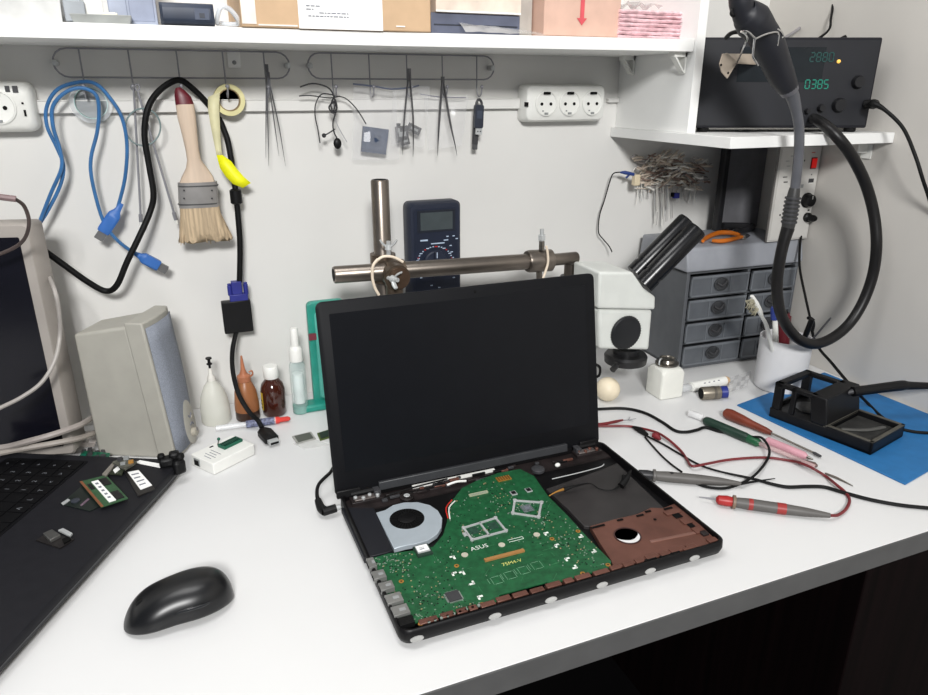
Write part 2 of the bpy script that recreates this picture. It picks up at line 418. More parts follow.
# bracket frames
def quadframe(pts, w, name, mid=False, m_=silver, h=.0014):
    Q = [B(*p) for p in pts]; b = MB()
    for i in range(4):
        a, c = Q[i], Q[(i+1) % 4]; d = (c-a).normalized(); M = frame((a+c)/2+V((0, 0, h/2)), d, (-d.y, d.x, 0)); b.box((0, 0, 0), ((c-a).length+w, w, h), m_, M)
        b.cyl(a, a+V((0, 0, h+.0006)), w*.95, m_, seg=12)
    if mid:
        a, c = (Q[0]+Q[1])/2, (Q[2]+Q[3])/2; d = (c-a).normalized(); b.box((0, 0, 0), ((c-a).length, w*.9, h), m_, frame((a+c)/2+V((0, 0, h/2)), d, (-d.y, d.x, 0)))
        for s in (.5,):
            e = Q[0]+(Q[3]-Q[0])*.5; b.box((e.x-.003, e.y, ZP+h/2), (.005, .006, h), m_)
    return b.build(name, mb)
quadframe([(463.5, 528.5), (495.5, 518.5), (506, 531.3), (472, 540.3)], .0024, 'processor_bracket', True)
quadframe([(514.8, 501), (541.5, 503), (538.5, 517.5), (512.8, 513.6)], .0026, 'graphics_bracket')
for (u, v) in ((473.5, 531), (493, 526)):
    q = B(u, v); b = MB(); b.box((q.x, q.y, ZP+.0004), (.011, .012, .0008), mat('die_green', (.16, .27, .22), .35, var=.2, scale=300)); b.build('chip', mb)
b = MB(); q = B(527, 508.5); b.box((q.x, q.y, ZP+.0004), (.014, .014, .0008), mat('die_grey', (.36, .40, .40), .35, var=.3, scale=400)); b.box((q.x, q.y, ZP+.001), (.007, .0065, .0008), mat('bare_die', (.42, .44, .47), .2))
b.build('chip', mb)
for (u, v, w_, h_) in ((513.5, 493.5, .0075, .0085), (528.5, 490.5, .0075, .0085)):
    q = B(u, v); b = MB().box((q.x, q.y, ZP+.0006), (w_, h_, .0012), silver).box((q.x, q.y, ZP+.0013), (w_*.75, h_*.75, .0006), res_m); b.build('chip', mb)
q0 = B(453.5, 596.8); b = MB().box((q0.x, q0.y, ZP+.0009), (.0135, .0135, .0014), dgrey)
for k in range(12):
    for s in (-1, 1):
        b.box((q0.x-.006+k*.0011, q0.y+s*.0075, ZP+.0004), (.0005, .002, .0005), sold); b.box((q0.x+s*.0075, q0.y-.006+k*.0011, ZP+.0004), (.002, .0005, .0005), sold)
b.build('controller_chip', mb)
q0 = B(422.5, 550.5); b = MB().box((q0.x, q0.y-.002, ZP+.001), (.0175, .018, .002), mat('radio_card', (.12, .2, .16), .5)).box((q0.x, q0.y, ZP+.0024), (.014, .0125, .0012), silver).box((q0.x, q0.y+.0005, ZP+.0031), (.0125, .010, .0003), paper)
for k in range(3): b.box((q0.x-.001+k*.002, q0.y-.002+k*.0016, ZP+.0033), (.005-k, .0008, .0002), ink) if k < 1 else b.box((q0.x-.001, q0.y-.003+k*.0022, ZP+.0033), (.006, .0008, .0002), ink)
b.build('wireless_card', mb, label='small wireless card with a white label')
# strip connectors
a, c = B(484.5, 561.2), B(524, 551); b = MB().box((0, 0, .001), ((c-a).length, .0042, .0022), mat('tan_connector', (.62, .45, .26), .5), frame((a+c)/2, c-a, (0, 1, 0))); b.build('memory_connector', mb, label='tan strip connector')
a, c = B(469, 496.3), B(487.6, 492.2); b = MB(); F_ = frame((a+c)/2, c-a, (0, 1, 0)); b.box((0, 0, .001), ((c-a).length, .004, .002), mat('pale_connector', (.60, .62, .52), .5), F_)
for k in range(9): b.box((-.009+k*.0022, -.0015, .0022), (.0009, .002, .0006), sold, F_)
b.build('ribbon_connector', mb)
b = MB(); q = B(503.5, 479); b.box((q.x, q.y, ZP+.0008), (.019, .010, .0012), gold)
for k in range(5): b.box((q.x-.007+k*.0035, q.y, ZP+.0016), (.0012, .009, .0004), mat('ribbon_brown', (.38, .24, .10), .4))
b.build('display_connector', mb, label='orange flex connector')
# ports along the left edge
port_m = mat('port_metal', (.52, .52, .51), .38, .4)
for i, (u, v, w_, d_, mm) in enumerate(((371.5, 563.5, .008, .016, silver), (379, 575.4, .013, .013, silver), (386.5, 586.5, .014, .012, silver), (394, 599, .016, .0135, silver), (400.5, 611, .016, .0135, silver), (406.5, 621.5, .014, .010, blackr))):
    mm = port_m if mm is silver else mm; q = B(u, v, .004); b = MB().box((q.x, q.y, ZP+.003), (w_, d_, .0055), mm)
    b.box((q.x-w_/2, q.y, ZP+.003), (.0008, d_*.7, .003), soot); b.box((q.x+.002, q.y, ZP+.0059), (w_*.4, d_*.3, .0004), mm if i == 5 else greyp)
    b.build('port', mb, bevel=.0006)
# front ribs of brown plastic
b = MB(); y = LY+.0115; x = LX+.022
while x < LX+LW-.025:
    l = random.uniform(.008, .019)
    if x+l > LX+LW-.02: break
    b.box((x+l/2, y+random.uniform(-.001, .001), D+.0145), (l, .0068, .007), copper); b.box((x+l/2, y+.0045, D+.012), (l*.6, .0025, .004), soot)
    x += l+random.uniform(.0012, .004)
b.build('front_rail', L, bevel=.0006, label='row of brown plastic ribs along the front edge')
# slim screw strip (steel) behind the front ribs on the left
b = MB()
for k in range(9):
    q = B(428+k*6.2, 621-k*2.1); b.cyl((q.x, q.y-.003, ZP), (q.x, q.y-.003, ZP+.0015), .0015, sold, seg=8)
b.build('contact_row', L)

# fan and dark cover
fanw = mat('fan_cover', (.73, .77, .80), .35, .35, var=.03)
ZF = D+.0172
def BQ(pts, z): return [(q.x, q.y) for q in (P(u, v, z=z) for u, v in pts)]
arc = [(376, 512.5), (385, 510), (393, 505), (404, 502.3), (418, 502), (430, 505), (438, 510.5), (442.3, 518), (441.5, 527), (437, 534), (428, 540), (416, 543.5), (405, 545.5), (394, 548.5)]
f = MB().prism(BQ(arc, ZF), ZF-.006, ZF, fanw).build('cooling_fan', L, bevel=.0005, label='pale metal cooling fan')
hub = P(407, 518.8, z=ZF); b = MB()
b.lathe([(.0205, 0), (.0205, .0006), (.0195, .0006), (0, .0006)], soot, o=(hub.x, hub.y, ZF), seg=36)
for k in range(28):
    a = 2*PI*k/28; b.box((.0155, 0, .0009), (.008, .0006, .0005), black, rotz(a, (hub.x, hub.y, ZF)))
b.lathe([(.0105, .0006), (.0105, .0016), (.009, .0022), (0, .0022)], black, o=(hub.x, hub.y, ZF), seg=28)
b.build('fan_rotor', f)
MB().prism(BQ([(341, 507), (374, 507.5), (393, 549.5), (387, 552), (364, 557.5)], ZF), ZF-.008, ZF-.0005, mat('battery_cover', (.08, .085, .11), .55, var=.05)).build('dark_cover', L, bevel=.0006, label='flat dark blue-black cover beside the fan')

# drive bay
MB().prism(BQ([(546, 489), (560, 484), (600, 470), (617, 463), (664, 508), (652, 507.5), (636, 514.5), (614, 520), (590, 526.5), (584, 526), (568, 509)], D+.014), D+.0095, D+.014, mat('bay_sheet', (.175, .165, .165), .5, var=.1, scale=30)).build('drive_bay', L, bevel=.0005, label='dark grey flat sheet of the drive bay')
cp = MB().prism(BQ([(590, 526), (613, 519.5), (637, 514), (651, 507.5), (663, 508), (677, 502.5), (717, 540.5), (700, 547), (640, 561), (614, 568), (611, 560), (600, 543)], D+.0165), D+.010, D+.0165, copper).build('palm_rest_shield', L, bevel=.0005, label='copper-brown palm rest shield with a round hole')
q = P(627.5, 536, z=D+.0165); b = MB()
b.lathe([(.0155, -.004), (.0155, .0009), (.0142, .0009), (.0138, -.003), (0, -.003)], mat('hole_ring', (.25, .16, .15), .5), o=(q.x, q.y, D+.0166), seg=30)
b.lathe([(.0141, .0002), (.0, .0002)], soot, o=(q.x, q.y, D+.0166), seg=30)
mo = [(q.x+.0138*math.cos(PI+PI*k/14), q.y+.0138*math.sin(PI+PI*k/14)) for k in range(15)] + [(q.x+.0125-.025*k/12, q.y-.0025-.006*math.sin(PI*k/12)) for k in range(13)]
b.prism(mo, D+.0169, D+.0171, whitelam)
b.build('round_hole', cp, label='round hole in the palm rest shield')
b = MB()
for (u, v, w_, d_, m_) in ((672, 513, .02, .008, copper), (677, 516, .010, .010, soot), (686, 522, .012, .010, copper), (691, 526, .007, .007, soot), (698, 531, .012, .010, copper), (704, 534, .008, .008, traydk), (712, 541, .012, .007, copper), (668, 509, .012, .003, soot), (640, 516, .010, .003, soot), (648, 512, .008, .003, soot), (620, 520.5, .008, .003, soot), (598, 527, .018, .003, soot), (655, 520, .003, .003, soot), (670, 555, .026, .003, soot), (650, 560, .016, .003, soot), (690, 549, .018, .004, copper)):
    q = P(u, v, z=D+.0165); b.box((q.x, q.y, D+.0175), (w_, d_, .0025 if m_ is not soot else .0008), m_)
a, c = P(650, 542, z=D+.0165), P(695, 533, z=D+.0165); b.box((0, 0, .0003), ((c-a).length, .004, .0012), mat('bright_brown', (.52, .38, .34), .4, .3), frame((a+c)/2, c-a, (0, 1, 0)))
b.build('clip', cp, bevel=.0003)

# hinge zone
b = MB()
b.bb((LX+.006, LY+LD-.034, D+.0098), (LX+LW-.006, LY+LD-.006, D+.0122), traydk)
b.build('rear_channel', L)
for (x, s) in ((LX+.012, 1), (LX+LW-.052, -1)):
    b = MB(); y = LY+LD
    b.bb((x, y-.022, D+.012), (x+.04, y-.006, D+.0165), traydk)
    b.bb((x+.004, y-.02, D+.0165), (x+.03, y-.011, D+.0185), mat('hinge_metal', (.45, .42, .41), .4, .6, var=.15))
    for k in range(4): b.cyl((x+.006+k*.009, y-.014-(k % 2)*.004, D+.0165), (x+.006+k*.009, y-.014-(k % 2)*.004, D+.0205), .0024, (copper if s < 0 else silver), seg=10)
    b.cyl((x+.002, y-.004, D+.0185), (x+.038, y-.004, D+.0185), .0042, black, seg=14)
    b.bb((x+(.03 if s > 0 else .002), y-.016, D+.016), (x+(.038 if s > 0 else .01), y-.004, D+.023), dgrey)
    b.build('hinge', L, bevel=.0005)
b = MB(); y = LY+LD
b.bb((LX+.052, y-.0195, D+.012), (LX+.22, y-.0165, D+.0135), blackr)
for k in range(26):
    x = LX+.05+random.uniform(0, .27); b.box((x, y-.012-random.uniform(0, .014), D+.013+random.uniform(0, .003)), (random.uniform(.004, .02), random.uniform(.002, .005), .003), random.choice((black, traydk, traydk, copper, dgrey)))
b.lathe([(.009, 0), (.009, .004), (.006, .005), (0, .005)], traydk, o=(LX+.079, y-.030, D+.012), seg=18); b.lathe([(.004, .005), (.004, .0058), (0, .0058)], silver, o=(LX+.079, y-.030, D+.012), seg=12)
b.lathe([(.009, 0), (.009, .004), (.006, .005), (0, .005)], dgrey, o=(LX+.262, y-.031, D+.012), seg=18)
b.tube([(LX+.06, y-.02, D+.017), (LX+.1, y-.016, D+.018), (LX+.14, y-.012, D+.017)], .0012, blackr, 6, 4)
b.tube([P(552, 479, z=D+.017), P(578, 473, z=D+.017), P(600, 467, z=D+.017), P(604, 464, z=D+.017)], .0008, silver, 6, 3)
q = P(557.5, 466, z=D+.0165); b.sphere((q.x, q.y, D+.018), (.004, .003, .003), whitep, 10, 6)
b.build('rear_parts', L, bevel=.0004)
b = MB(); a, c = P(447, 485, z=D+.0165), P(466, 481, z=D+.0165)
b.tube([a, (a+c)/2+V((0, 0, .002)), c], .0015, whitep, 6, 3); b.build('white_tie', L); b = MB(); b.tube([P(448, 518, z=ZP+.001), P(446, 508, z=ZP+.003), P(452, 500, z=ZP+.001)], .0008, red, 6, 3); b.tube([P(450, 519, z=ZP+.001), P(449, 508, z=ZP+.003), P(455, 501, z=ZP+.001)], .0008, whitep, 6, 3)
b.build('fan_lead', L)
# antenna lead lying over the bay
b = MB(); b.tube([P(549, 496, z=ZP+.002), P(556, 492, z=ZP+.004), P(566, 488.5, z=ZP+.003)], [.0006, .001, .0022], gold, 8, 3)
b.tube([P(564, 489.5, z=ZP+.003), P(575, 486, z=ZP+.006), P(590, 483.5, z=D+.02), P(600, 489, z=D+.016), P(612, 490, z=D+.016), P(621, 484, z=D+.018), P(624, 476, z=D+.022)], [.003, .0014, .0008, .0008, .0008, .0016, .003], blackr, 8, 6)
b.tube([P(621, 486, z=D+.018), P(627, 478, z=D+.024), P(631, 470, z=D+.030)], [.0045, .004, .001], blackr, 8, 4)
b.build('antenna_lead', L, label='thin black lead lying over the drive bay')

# lid
TI = .1774; LH = .243; lw = .3785
ML = frame((.1345, .7505, D+.0174), (1, 0, 0), (0, math.sin(TI), math.cos(TI)))
lidm = mat('lid_plastic', (.055, .058, .07), .55, var=.05, spec=.18)
b = MB(); R = []
for ins, z in ((.004, -.0065), (0, -.004), (0, -.001), (.0015, .0)):
    R.append([(p[0], p[1], z) for p in rrect(lw-2*ins, LH-2*ins, .008, 5, lw/2, LH/2)])
b.loft(R, lidm, True, ML); lid = b.build('lid', L, ang=40)
b = MB(); b.prism(rrect(.349, .196, .001, 2, lw/2, .130), .0, .0004, mat('dark_display', (.055, .06, .075), .3, var=.03, spec=.25), ML); b.build('screen', lid, label='black switched-off display')
b = MB(); b.box((lw/2, .0055, .002), (.27, .011, .006), mat('hinge_cover', (.20, .205, .215), .4), ML)
b.box((.016, .004, .0), (.03, .010, .006), black, ML); b.box((lw-.018, .004, 0), (.03, .010, .006), black, ML); b.build('hinge_cover', lid, bevel=.001)
b = MB(); b.lathe([(.0018, 0), (.0018, .0003), (0, .0004)], soot, M=ML @ Matrix.Translation((lw*.535, LH-.0075, 0)), seg=14); b.build('webcam', lid)
# bright strip of the case seen under the hinge cover
b = MB(); b.bb((LX+.093, LY+LD-.011, D+.0122), (LX+.208, LY+LD-.007, D+.0155), whitep); b.build('light_strip', L, label='white strip below the hinge cover')

# power lead with right-angle plug on the left
b = MB(); pa = P(337, 507, z=D+.013)
b.tube([P(330, 473, z=D+.03), P(319, 484, z=D+.024), P(317, 495, z=D+.018), P(320, 505, z=D+.012)], [.0022, .0022, .0023, .003], blackr, 10, 6)
b.tube([P(318, 500, z=D+.014), P(321, 508, z=D+.0105), P(325, 511, z=D+.0095)], [.0042, .0055, .006], black, 12, 3)
b.cyl(P(323, 512, z=D+.0095), P(336, 508, z=D+.0105), .0052, black, seg=14); b.cyl(P(335, 508.3, z=D+.0105), P(340, 507, z=D+.0105), .0034, silver, seg=12)
b.tube([P(330, 473, z=D+.03), P(338, 463, z=D+.02), V((.17, .83, D+.008)), V((.24, .85, D+.0035)), V((.36, .86, D+.003))], .0022, blackr, 8, 6)
tag(b.build('power_lead'), 'black power lead with right-angle plug at the left side of the opened laptop', 'cable')
# ================================================================== things hanging on the rails
HO = .034      # how far from the wall they hang
# blue usb cable
def H(pts, off=HO):
    return [WL(p[0], p[1], off if len(p) < 3 else p[2]) for p in pts]
r = thing('usb_cable', 'translucent blue printer cable looped over the first hook of the left rail', 'cable', WL(84, 90, .03))
b = MB()
b.tube(H([(118, 207, .034), (125, 178, .036), (127, 145, .037), (122, 118, .038), (110, 98, .038), (96, 84, .036), (80, 82, .034), (58, 89, .032), (47, 106, .032), (47, 126, .032), (57, 148, .032), (63.5, 166, .032), (60, 186, .032), (47, 212, .032), (37, 227, .034), (40, 221, .037), (51, 193, .038), (61.5, 168, .039), (60, 150, .039), (53, 126, .039), (53, 106, .039), (66, 92, .040), (82, 88, .041), (96, 95, .04), (99, 112, .036), (97, 133, .034), (91, 158, .034), (92, 180, .034), (101, 215, .036), (110, 232, .038), (124, 246, .038), (139, 255, .036)]), .0024, bluec, 8, 5)
b.build('cord', r)
def plug(a, c, r0, w, name, parent, mshell, mtip, tl, tw):
    mtip = mat('plug_metal', (.42, .42, .42), .4, .4)
    # overmoulded plug from a to c with a metal tip
    b = MB(); d = (c-a).normalized(); n = V((0, -1, 0)); s = d.cross(n).normalized(); L_ = (c-a).length
    rings = []
    for t, k in ((-.35, .3), (-.1, .45), (0, .55), (.18, .95), (.3, 1), (.9, 1), (1, .92)):
        o = a+d*(L_*t); rings.append([o+s*(w*k*x)+n*(r0*k*y) for x, y in ((-1, -.7), (-.7, -1), (.7, -1), (1, -.7), (1, .7), (.7, 1), (-.7, 1), (-1, .7))])
    b.loft(rings, mshell); o = b.build(name, parent)
    b = MB(); M = frame(c+d*(tl/2), d, s); b.box((0, 0, 0), (tl, tw*2, r0*1.25), mtip, M); b.box((tl*.15, tw*.4, r0*.64), (tl*.3, tw*.4, .0004), soot, M); b.box((tl*.15, -tw*.4, r0*.64), (tl*.3, tw*.4, .0004), soot, M)
    b.box((tl/2+.0001, 0, 0), (.0004, tw*1.6, r0*.9), dgrey, M); b.build('connector', o, label='metal connector tip')
    return o
plug(WL(117, 211, .036), WL(103, 232, .036), .006, .0085, 'plug', r, blue, silver, .012, .006)
plug(WL(140, 256, .036), WL(159, 266, .036), .006, .0075, 'plug', r, blue, silver, .012, .0055)

# clear tape roll behind it
M = frame(WL(91.5, 103, .010), (1, 0, 0), (0, 0, 1))
b = MB(); b.lathe([(.020, -.008), (.026, -.008), (.026, .010), (.020, .010), (.020, -.008)], clear2, M=M, seg=36)
b.lathe([(.0205, -.006), (.0205, .009), (.0195, .009), (.0195, -.006), (.0205, -.006)], mat('pale_teal', (.70, .82, .80), .5), M=M, seg=36)
b.lathe([(.0193, .001), (.004, .001), (.004, .002), (.0193, .002)], clear2, M=M, seg=30)
tag(b.build('tape_roll'), 'roll of clear tape hanging behind the looped blue cable', 'tape')

# thin wire coil and long needles on the second hook
b = MB(); pts = []
for k in range(26):
    a = PI/2+2*PI*k/24+.1; pts.append(WL(143+17.5*math.cos(a), 127-18.5*math.sin(a), .034+.004*k/26))
b.tube(pts, .0011, mat('grey_green_wire', (.45, .52, .52), .4), 6, 2); tag(b.build('wire_loop'), 'thin grey wire bent in one round loop below the second hook', 'wire')
def needle(a, c, label):
    b = MB(); a = WL(*a); c = WL(*c); d = (c-a); b.tube([a, a+d*.93, a+d*.94, c], [.0016, .0015, .0028, .0026], wire, 8)
    b.tube([a+V((0, 0, .001)), a+V((.003, 0, .006)), a+V((0, 0, .010)), a+V((-.003, 0, .006)), a+V((0, 0, .001))], .001, wire, 6, 3)
    b.tube([c, c+d.normalized()*.006], [.0026, .002], whitep, 8); return tag(b.build('long_needle'), label, 'needle', 'long needles on the second hook')
needle((134, 92, .030), (141, 222, .024), 'long grey needle hanging straight down on the second hook')
needle((138, 92, .037), (176, 220, .030), 'long grey needle slanting down toward the paintbrush bristles')

# black video cable over the third hook
r = thing('video_cable', 'thick black video cable hung over the paintbrush hook with a blue plug', 'cable', WL(180, 85, .03))
b = MB()
b.tube(H([(24, 236, .06), (38, 246, .055), (60, 262, .05), (88, 282, .045), (106, 291, .042), (117, 285, .05), (127, 262, .054), (140, 235, .052), (150, 212, .042), (153.5, 194, .042), (149, 165, .04), (144.5, 135, .04), (148, 108, .04), (160, 90, .030), (178, 80, .026), (192, 88, .020), (207, 103, .014), (219, 119, .016), (224, 130, .022), (228, 142, .026), (232, 165, .03), (236, 195, .034), (238, 216, .034), (240, 245, .034), (239.5, 282, .034)]), .0042, blackr, 10, 5)
b.build('cord', r)
b = MB(); a, c = WL(235.2, 189, .034), WL(236.8, 204, .034); b.tube([a, a+(c-a)*.08, a+(c-a)*.92, c], [.006, .0085, .0085, .006], black, 14); b.build('ferrite_bead', r)
bl = mat('vga_blue', (.17, .19, .50), .4)
b = MB(); c = WL(238.3, 293.5, .034)
b.bb(c-V((.0135, .006, .011)), c+V((.0135, .006, .0)), bl); b.bb(c-V((.009, .006, .0)), c+V((.006, .006, .020)), bl)
for s in (-1, 1): b.cyl(c+V((s*.0118, 0, -.002)), c+V((s*.0118, 0, .014)), .0035, bl, seg=12); b.cyl(c+V((s*.0118, 0, .014)), c+V((s*.0118, 0, .017)), .003, bl, seg=12)
b.build('connector', r, bevel=.001, label='blue video connector with two thumb screws')
# adapter
r = thing('video_adapter', 'small square black video adapter hanging below the blue plug', 'adapter', WL(237, 315, .034))
c = WL(237.3, 316, .034); b = MB(); b.box(c, (.043, .014, .051), black); b.build('housing', r, bevel=.0015)
b = MB(); e1, e2 = DK(262, 428, .010), DK(270, 437, .008)
b.tube([c-V((.003, 0, .022)), WL(232.5, 350, .045), WL(233, 372, .078), WL(239, 395, .106), WL(250, 413, .120), e1+V((-.004, .012, .008)), e1], .0036, blackr, 10, 6); b.build('cord', r)
d = (DK(279, 447, .008)-e1).normalized(); s = d.cross(V((0, 0, 1))).normalized(); b = MB()
rings = []
for t, w_, h_ in ((0, .004, .004), (.006, .0075, .0055), (.010, .0105, .006), (.040, .0105, .006), (.042, .0095, .005)):
    o = e1+d*t; o = V((o.x, o.y, D+.0072)); rings.append([o+s*(w_*x)+V((0, 0, h_*y)) for x, y in ((-1, -.6), (-.6, -1), (.6, -1), (1, -.6), (1, .6), (.6, 1), (-.6, 1), (-1, .6))])
b.loft(rings, black); pl = b.build('plug', r)
o = e1+d*.042; o.z = D+.0072; b = MB(); F_ = frame(o+d*.005, d, s); b.box((0, 0, 0), (.010, .015, .0055), silver, F_); b.box((.0051, 0, 0), (.0004, .012, .0035), soot, F_); b.build('connector', pl, label='metal connector tip')

# paintbrush
r = thing('paintbrush', 'wide paintbrush with bare wooden handle and pale bristles hanging on the third hook', 'brush', WL(180, 82, .028))
wood = mat('pale_wood', (.84, .755, .67), .55, var=.08, scale=60, stretch=(1, 1, .08)); maroon = mat('maroon_paint', (.38, .09, .14), .4)
brist = mat('bristle', (.71, .63, .52), .8, var=.16, scale=260, stretch=(1, 1, .03), bump=.3)
def bring(u0, v0, u1, v1, th, n=16):
    a, c = WL(u0, v0, .044), WL(u1, v1, .044); o = (a+c)/2; h = (c-a)/2; out = []
    for k in range(n):
        t = 2*PI*k/n; cx_, sy_ = math.cos(t), math.sin(t)
        q = (abs(cx_)**.7)*(1 if cx_ > 0 else -1); w_ = (abs(sy_)**.7)*(1 if sy_ > 0 else -1)
        out.append(o+h*q+V((0, -th*w_, 0)))
    return out[::-1] if False else out
def body(rows, m_): 
    b = MB(); b.loft([bring(*q) for q in rows][::-1], m_); return b
body([(175.5, 88, 180, 87, .003), (174.5, 91, 185, 90.5, .0055), (174.5, 97, 191, 96.5, .007), (175.5, 105, 194, 104.3, .008)], maroon).build('handle_tip', r, label='maroon painted handle end')
body([(175.5, 104.5, 194, 104, .008), (177.5, 118, 196, 117.5, .009), (182, 135, 197.5, 134.5, .009), (185.5, 150, 199, 149.5, .0085), (187, 160, 201, 159.5, .008), (186, 168, 207, 167.4, .008), (181.5, 177, 213, 176, .009), (178.5, 185, 215.5, 184, .0095)], wood).build('handle', r)
fe = mat('ferrule_metal', (.60, .59, .58), .35, .45, var=.05)
b = body([(177.5, 182.6, 217, 181, .011), (178, 190, 217.6, 188.5, .0112), (178.3, 198, 218, 196.5, .0112), (179, 208, 219.5, 206, .011)], fe)
for v_ in (185.5, 203.5):
    for q in ([bring(177.6, v_, 218.6, v_-1.5, .0117), bring(177.7, v_+1.3, 218.7, v_-.2, .0117)],): b.loft(q[::-1], mat('ferrule_dark', (.34, .34, .34), .35, .4))
for u_ in (184, 212):
    for v_ in (191, 199): p = WL(u_, v_-.6, .0555); b.sphere(p, .0012, dgrey, 8, 5)
b.build('ferrule', r)
b = MB(); random.seed(3)
rows = [(179.5, 206, 219, 204.5, .0105), (180, 216, 221, 214, .0115), (180, 226, 225, 224, .012), (179.5, 235, 229.5, 232, .0115), (178.5, 242, 233, 238.5, .0075)]
rg = [bring(*q, n=48) for q in rows]
for i, ring in enumerate(rg):
    for k in range(48): ring[k] = ring[k]+V((0, random.uniform(-.0006, .0006)*i, random.uniform(-.0009, .0009)*i))
b.loft(rg[::-1], brist)
for k in range(90):
    t = random.uniform(-1, 1); s_ = random.uniform(-.8, .8)
    a = WL(199.5+t*19, 208-t*.8, .044+.009*s_); c = WL(206+t*27+random.gauss(0, 1), 241-t*2+random.gauss(0, 1.3), .044+.010*s_); b.tube([a, (a+c)/2+V((0, -.0008*s_, 0)), c], .0005, brist, 4)
b.build('bristles', r, ang=60)

# yellow tape roll
r = thing('tape_roll', 'narrow yellow tape roll with a loose bright yellow end on the fourth hook', 'tape', WL(229, 98, .02))
yel = mat('pale_yellow_tape', (.84, .81, .60), .5, var=.05); yb = mat('bright_yellow_tape', (.95, .95, .10), .5, var=.02)
M = frame(WL(229, 100, .017), (1, 0, 0), (0, 0, 1)); b = MB()
b.lathe([(.0150, -.009), (.0215, -.009), (.0215, .009), (.0150, .009), (.0150, -.009)], yel, M=M, seg=36)
b.lathe([(.0152, -.0091), (.0152, .0092), (.0138, .0092), (.0138, -.0091), (.0152, -.0091)], mat('tape_core', (.55, .47, .33), .7), M=M, seg=36); b.build('roll', r)
b = MB()
def strip(rows, m_):
    b.loft([[WL(u0, v0, o0), WL(u1, v1, o1)] for u0, v0, u1, v1, o0, o1 in rows], m_, False, None, False)
strip([(208, 97, 220, 92, .030, .034), (208, 110, 219, 108, .032, .034), (210.5, 125, 220, 124, .034, .034), (213, 138, 220.5, 138, .034, .034), (215.5, 150, 221.5, 150, .034, .034), (216.5, 155, 222.5, 155, .034, .035)], mat('pale_strip', (.86, .84, .68), .5))
strip([(216.5, 155, 222.5, 155, .034, .035), (220, 168, 231, 161, .034, .036), (226, 177, 237, 169, .036, .038), (233, 184, 244, 177, .038, .04), (243, 188, 251, 183, .04, .042)], yb)
b.build('loose_end', r, solid=.0005, label='loose end, bright yellow at the tip')

# tweezers
def tweezers(top, tips, label, off, w=.0036, col=None, bar=None):
    b = MB(); m_ = col or mat('tweezer_steel', (.40, .40, .41), .35, .8, var=.06)
    t = WL(top[0], top[1], off)
    for i, (u, v, du) in enumerate(tips):
        e = WL(u, v, off); mid = WL((top[0]*.45+u*.55)+du, top[1]*.45+v*.55, off); q = WL((top[0]*.15+u*.85)+du*.3, top[1]*.15+v*.85, off)
        o = V((0, (-.0022 if i else .0006), 0))
        b.tube([t+o*.5, t+(mid-t)*.3+o, mid+o, q+o, e], [w*.9, w, w*.95, w*.45, .0004], m_, 6, 4, flat=.35)
    b.box(t+V((0, -.001, -.004)), (.0045, .0045, .018), m_)
    return tag(b.build('tweezers'), label, 'tweezers', 'tweezers hanging on the rails')
tweezers((266.5, 68), ((265.8, 158, 0), (268.5, 166, 0)), 'closed straight tweezers, left of two on the last hook of the left rail', .030, .0028)
tweezers((268, 76), ((279, 156, 0), (285.5, 166, 1)), 'slightly opened tweezers, right of two on the last hook of the left rail', .037, .0028)
tweezers((409, 72), ((402.5, 155, -1), (413, 157, 1.5)), 'grey tweezers hanging in front of the bag with black parts', .040)
tweezers((442.5, 80), ((437.5, 156, -.5), (457, 156, -1)), 'wide open angled tweezers next to the memory stick', .036, .0042)

# microphone lead
b = MB(); thin = mat('dark_thin_wire', (.16, .16, .17), .5)
b.tube(H([(300, 87), (312, 83.5), (325, 86), (332, 92), (335, 103), (333, 112), (331, 105), (334, 98), (337, 108), (333, 122), (334, 132), (337, 138)]), .0011, thin, 6, 4)
b.tube(H([(333, 95), (322, 94), (316, 103), (315, 115), (318, 130), (320, 143)]), .0009, thin, 6, 4)
b.tube(H([(334, 96), (345, 98), (355, 107), (362, 117), (366, 124)], .03), .0009, thin, 6, 4)
b.tube(H([(333, 100), (335, 118), (340, 130), (347, 142)], .03), .0007, mat('pale_thin_wire', (.65, .65, .66), .5), 6, 4)
b.tube(H([(335, 129), (329, 133), (324, 135.5)]), .001, thin, 6, 2)
b.tube(H([(331, 104), (329, 108), (333, 113), (337, 108), (334, 102), (331, 104)], .036), .0013, thin, 6, 3)
b.tube(H([(299, 96), (310, 95.5), (330, 98), (340, 96)], .03), .0008, thin, 6, 3)
b.sphere(WL(324, 135.5, HO), .0034, thin, 10, 6); p = WL(337.5, 143.5, HO); b.sphere(p, (.0062, .0035, .0082), black, 16, 10)
tag(b.build('microphone_lead'), 'tangle of thin dark leads with an oval black microphone on the first right hook', 'microphone lead')

# clear bags
def bag(poly, off, label):
    b = MB(); random.seed(len(label)); n = 9
    a, c, d, e = [V((p[0], p[1])) for p in poly]; g = []
    for i in range(n):
        row = []
        for j in range(n):
            s, t_ = j/(n-1), i/(n-1); q = (a*(1-s)+c*s)*(1-t_)+(e*(1-s)+d*s)*t_
            row.append(WL(q.x+random.uniform(-.8, .8), q.y+random.uniform(-.8, .8), off+random.uniform(-.0035, .0035)))
        g.append(row)
    b.loft(g, clear, False, None, False)
    o = tag(b.build('plastic_bag', ang=12), label, 'plastic bag', 'clear bags on the right rail'); return o
bag([(354, 84), (396, 88), (399, 160), (352, 160)], .024, 'crumpled clear bag around a square slate-blue chip')
bag([(393, 88), (430, 86), (424, 148), (390, 146)], .029, 'clear zip bag holding small black parts behind tweezers')
bag([(424, 96), (468, 96), (462, 146), (428, 150)], .022, 'clear bag hanging empty behind the wide open tweezers')
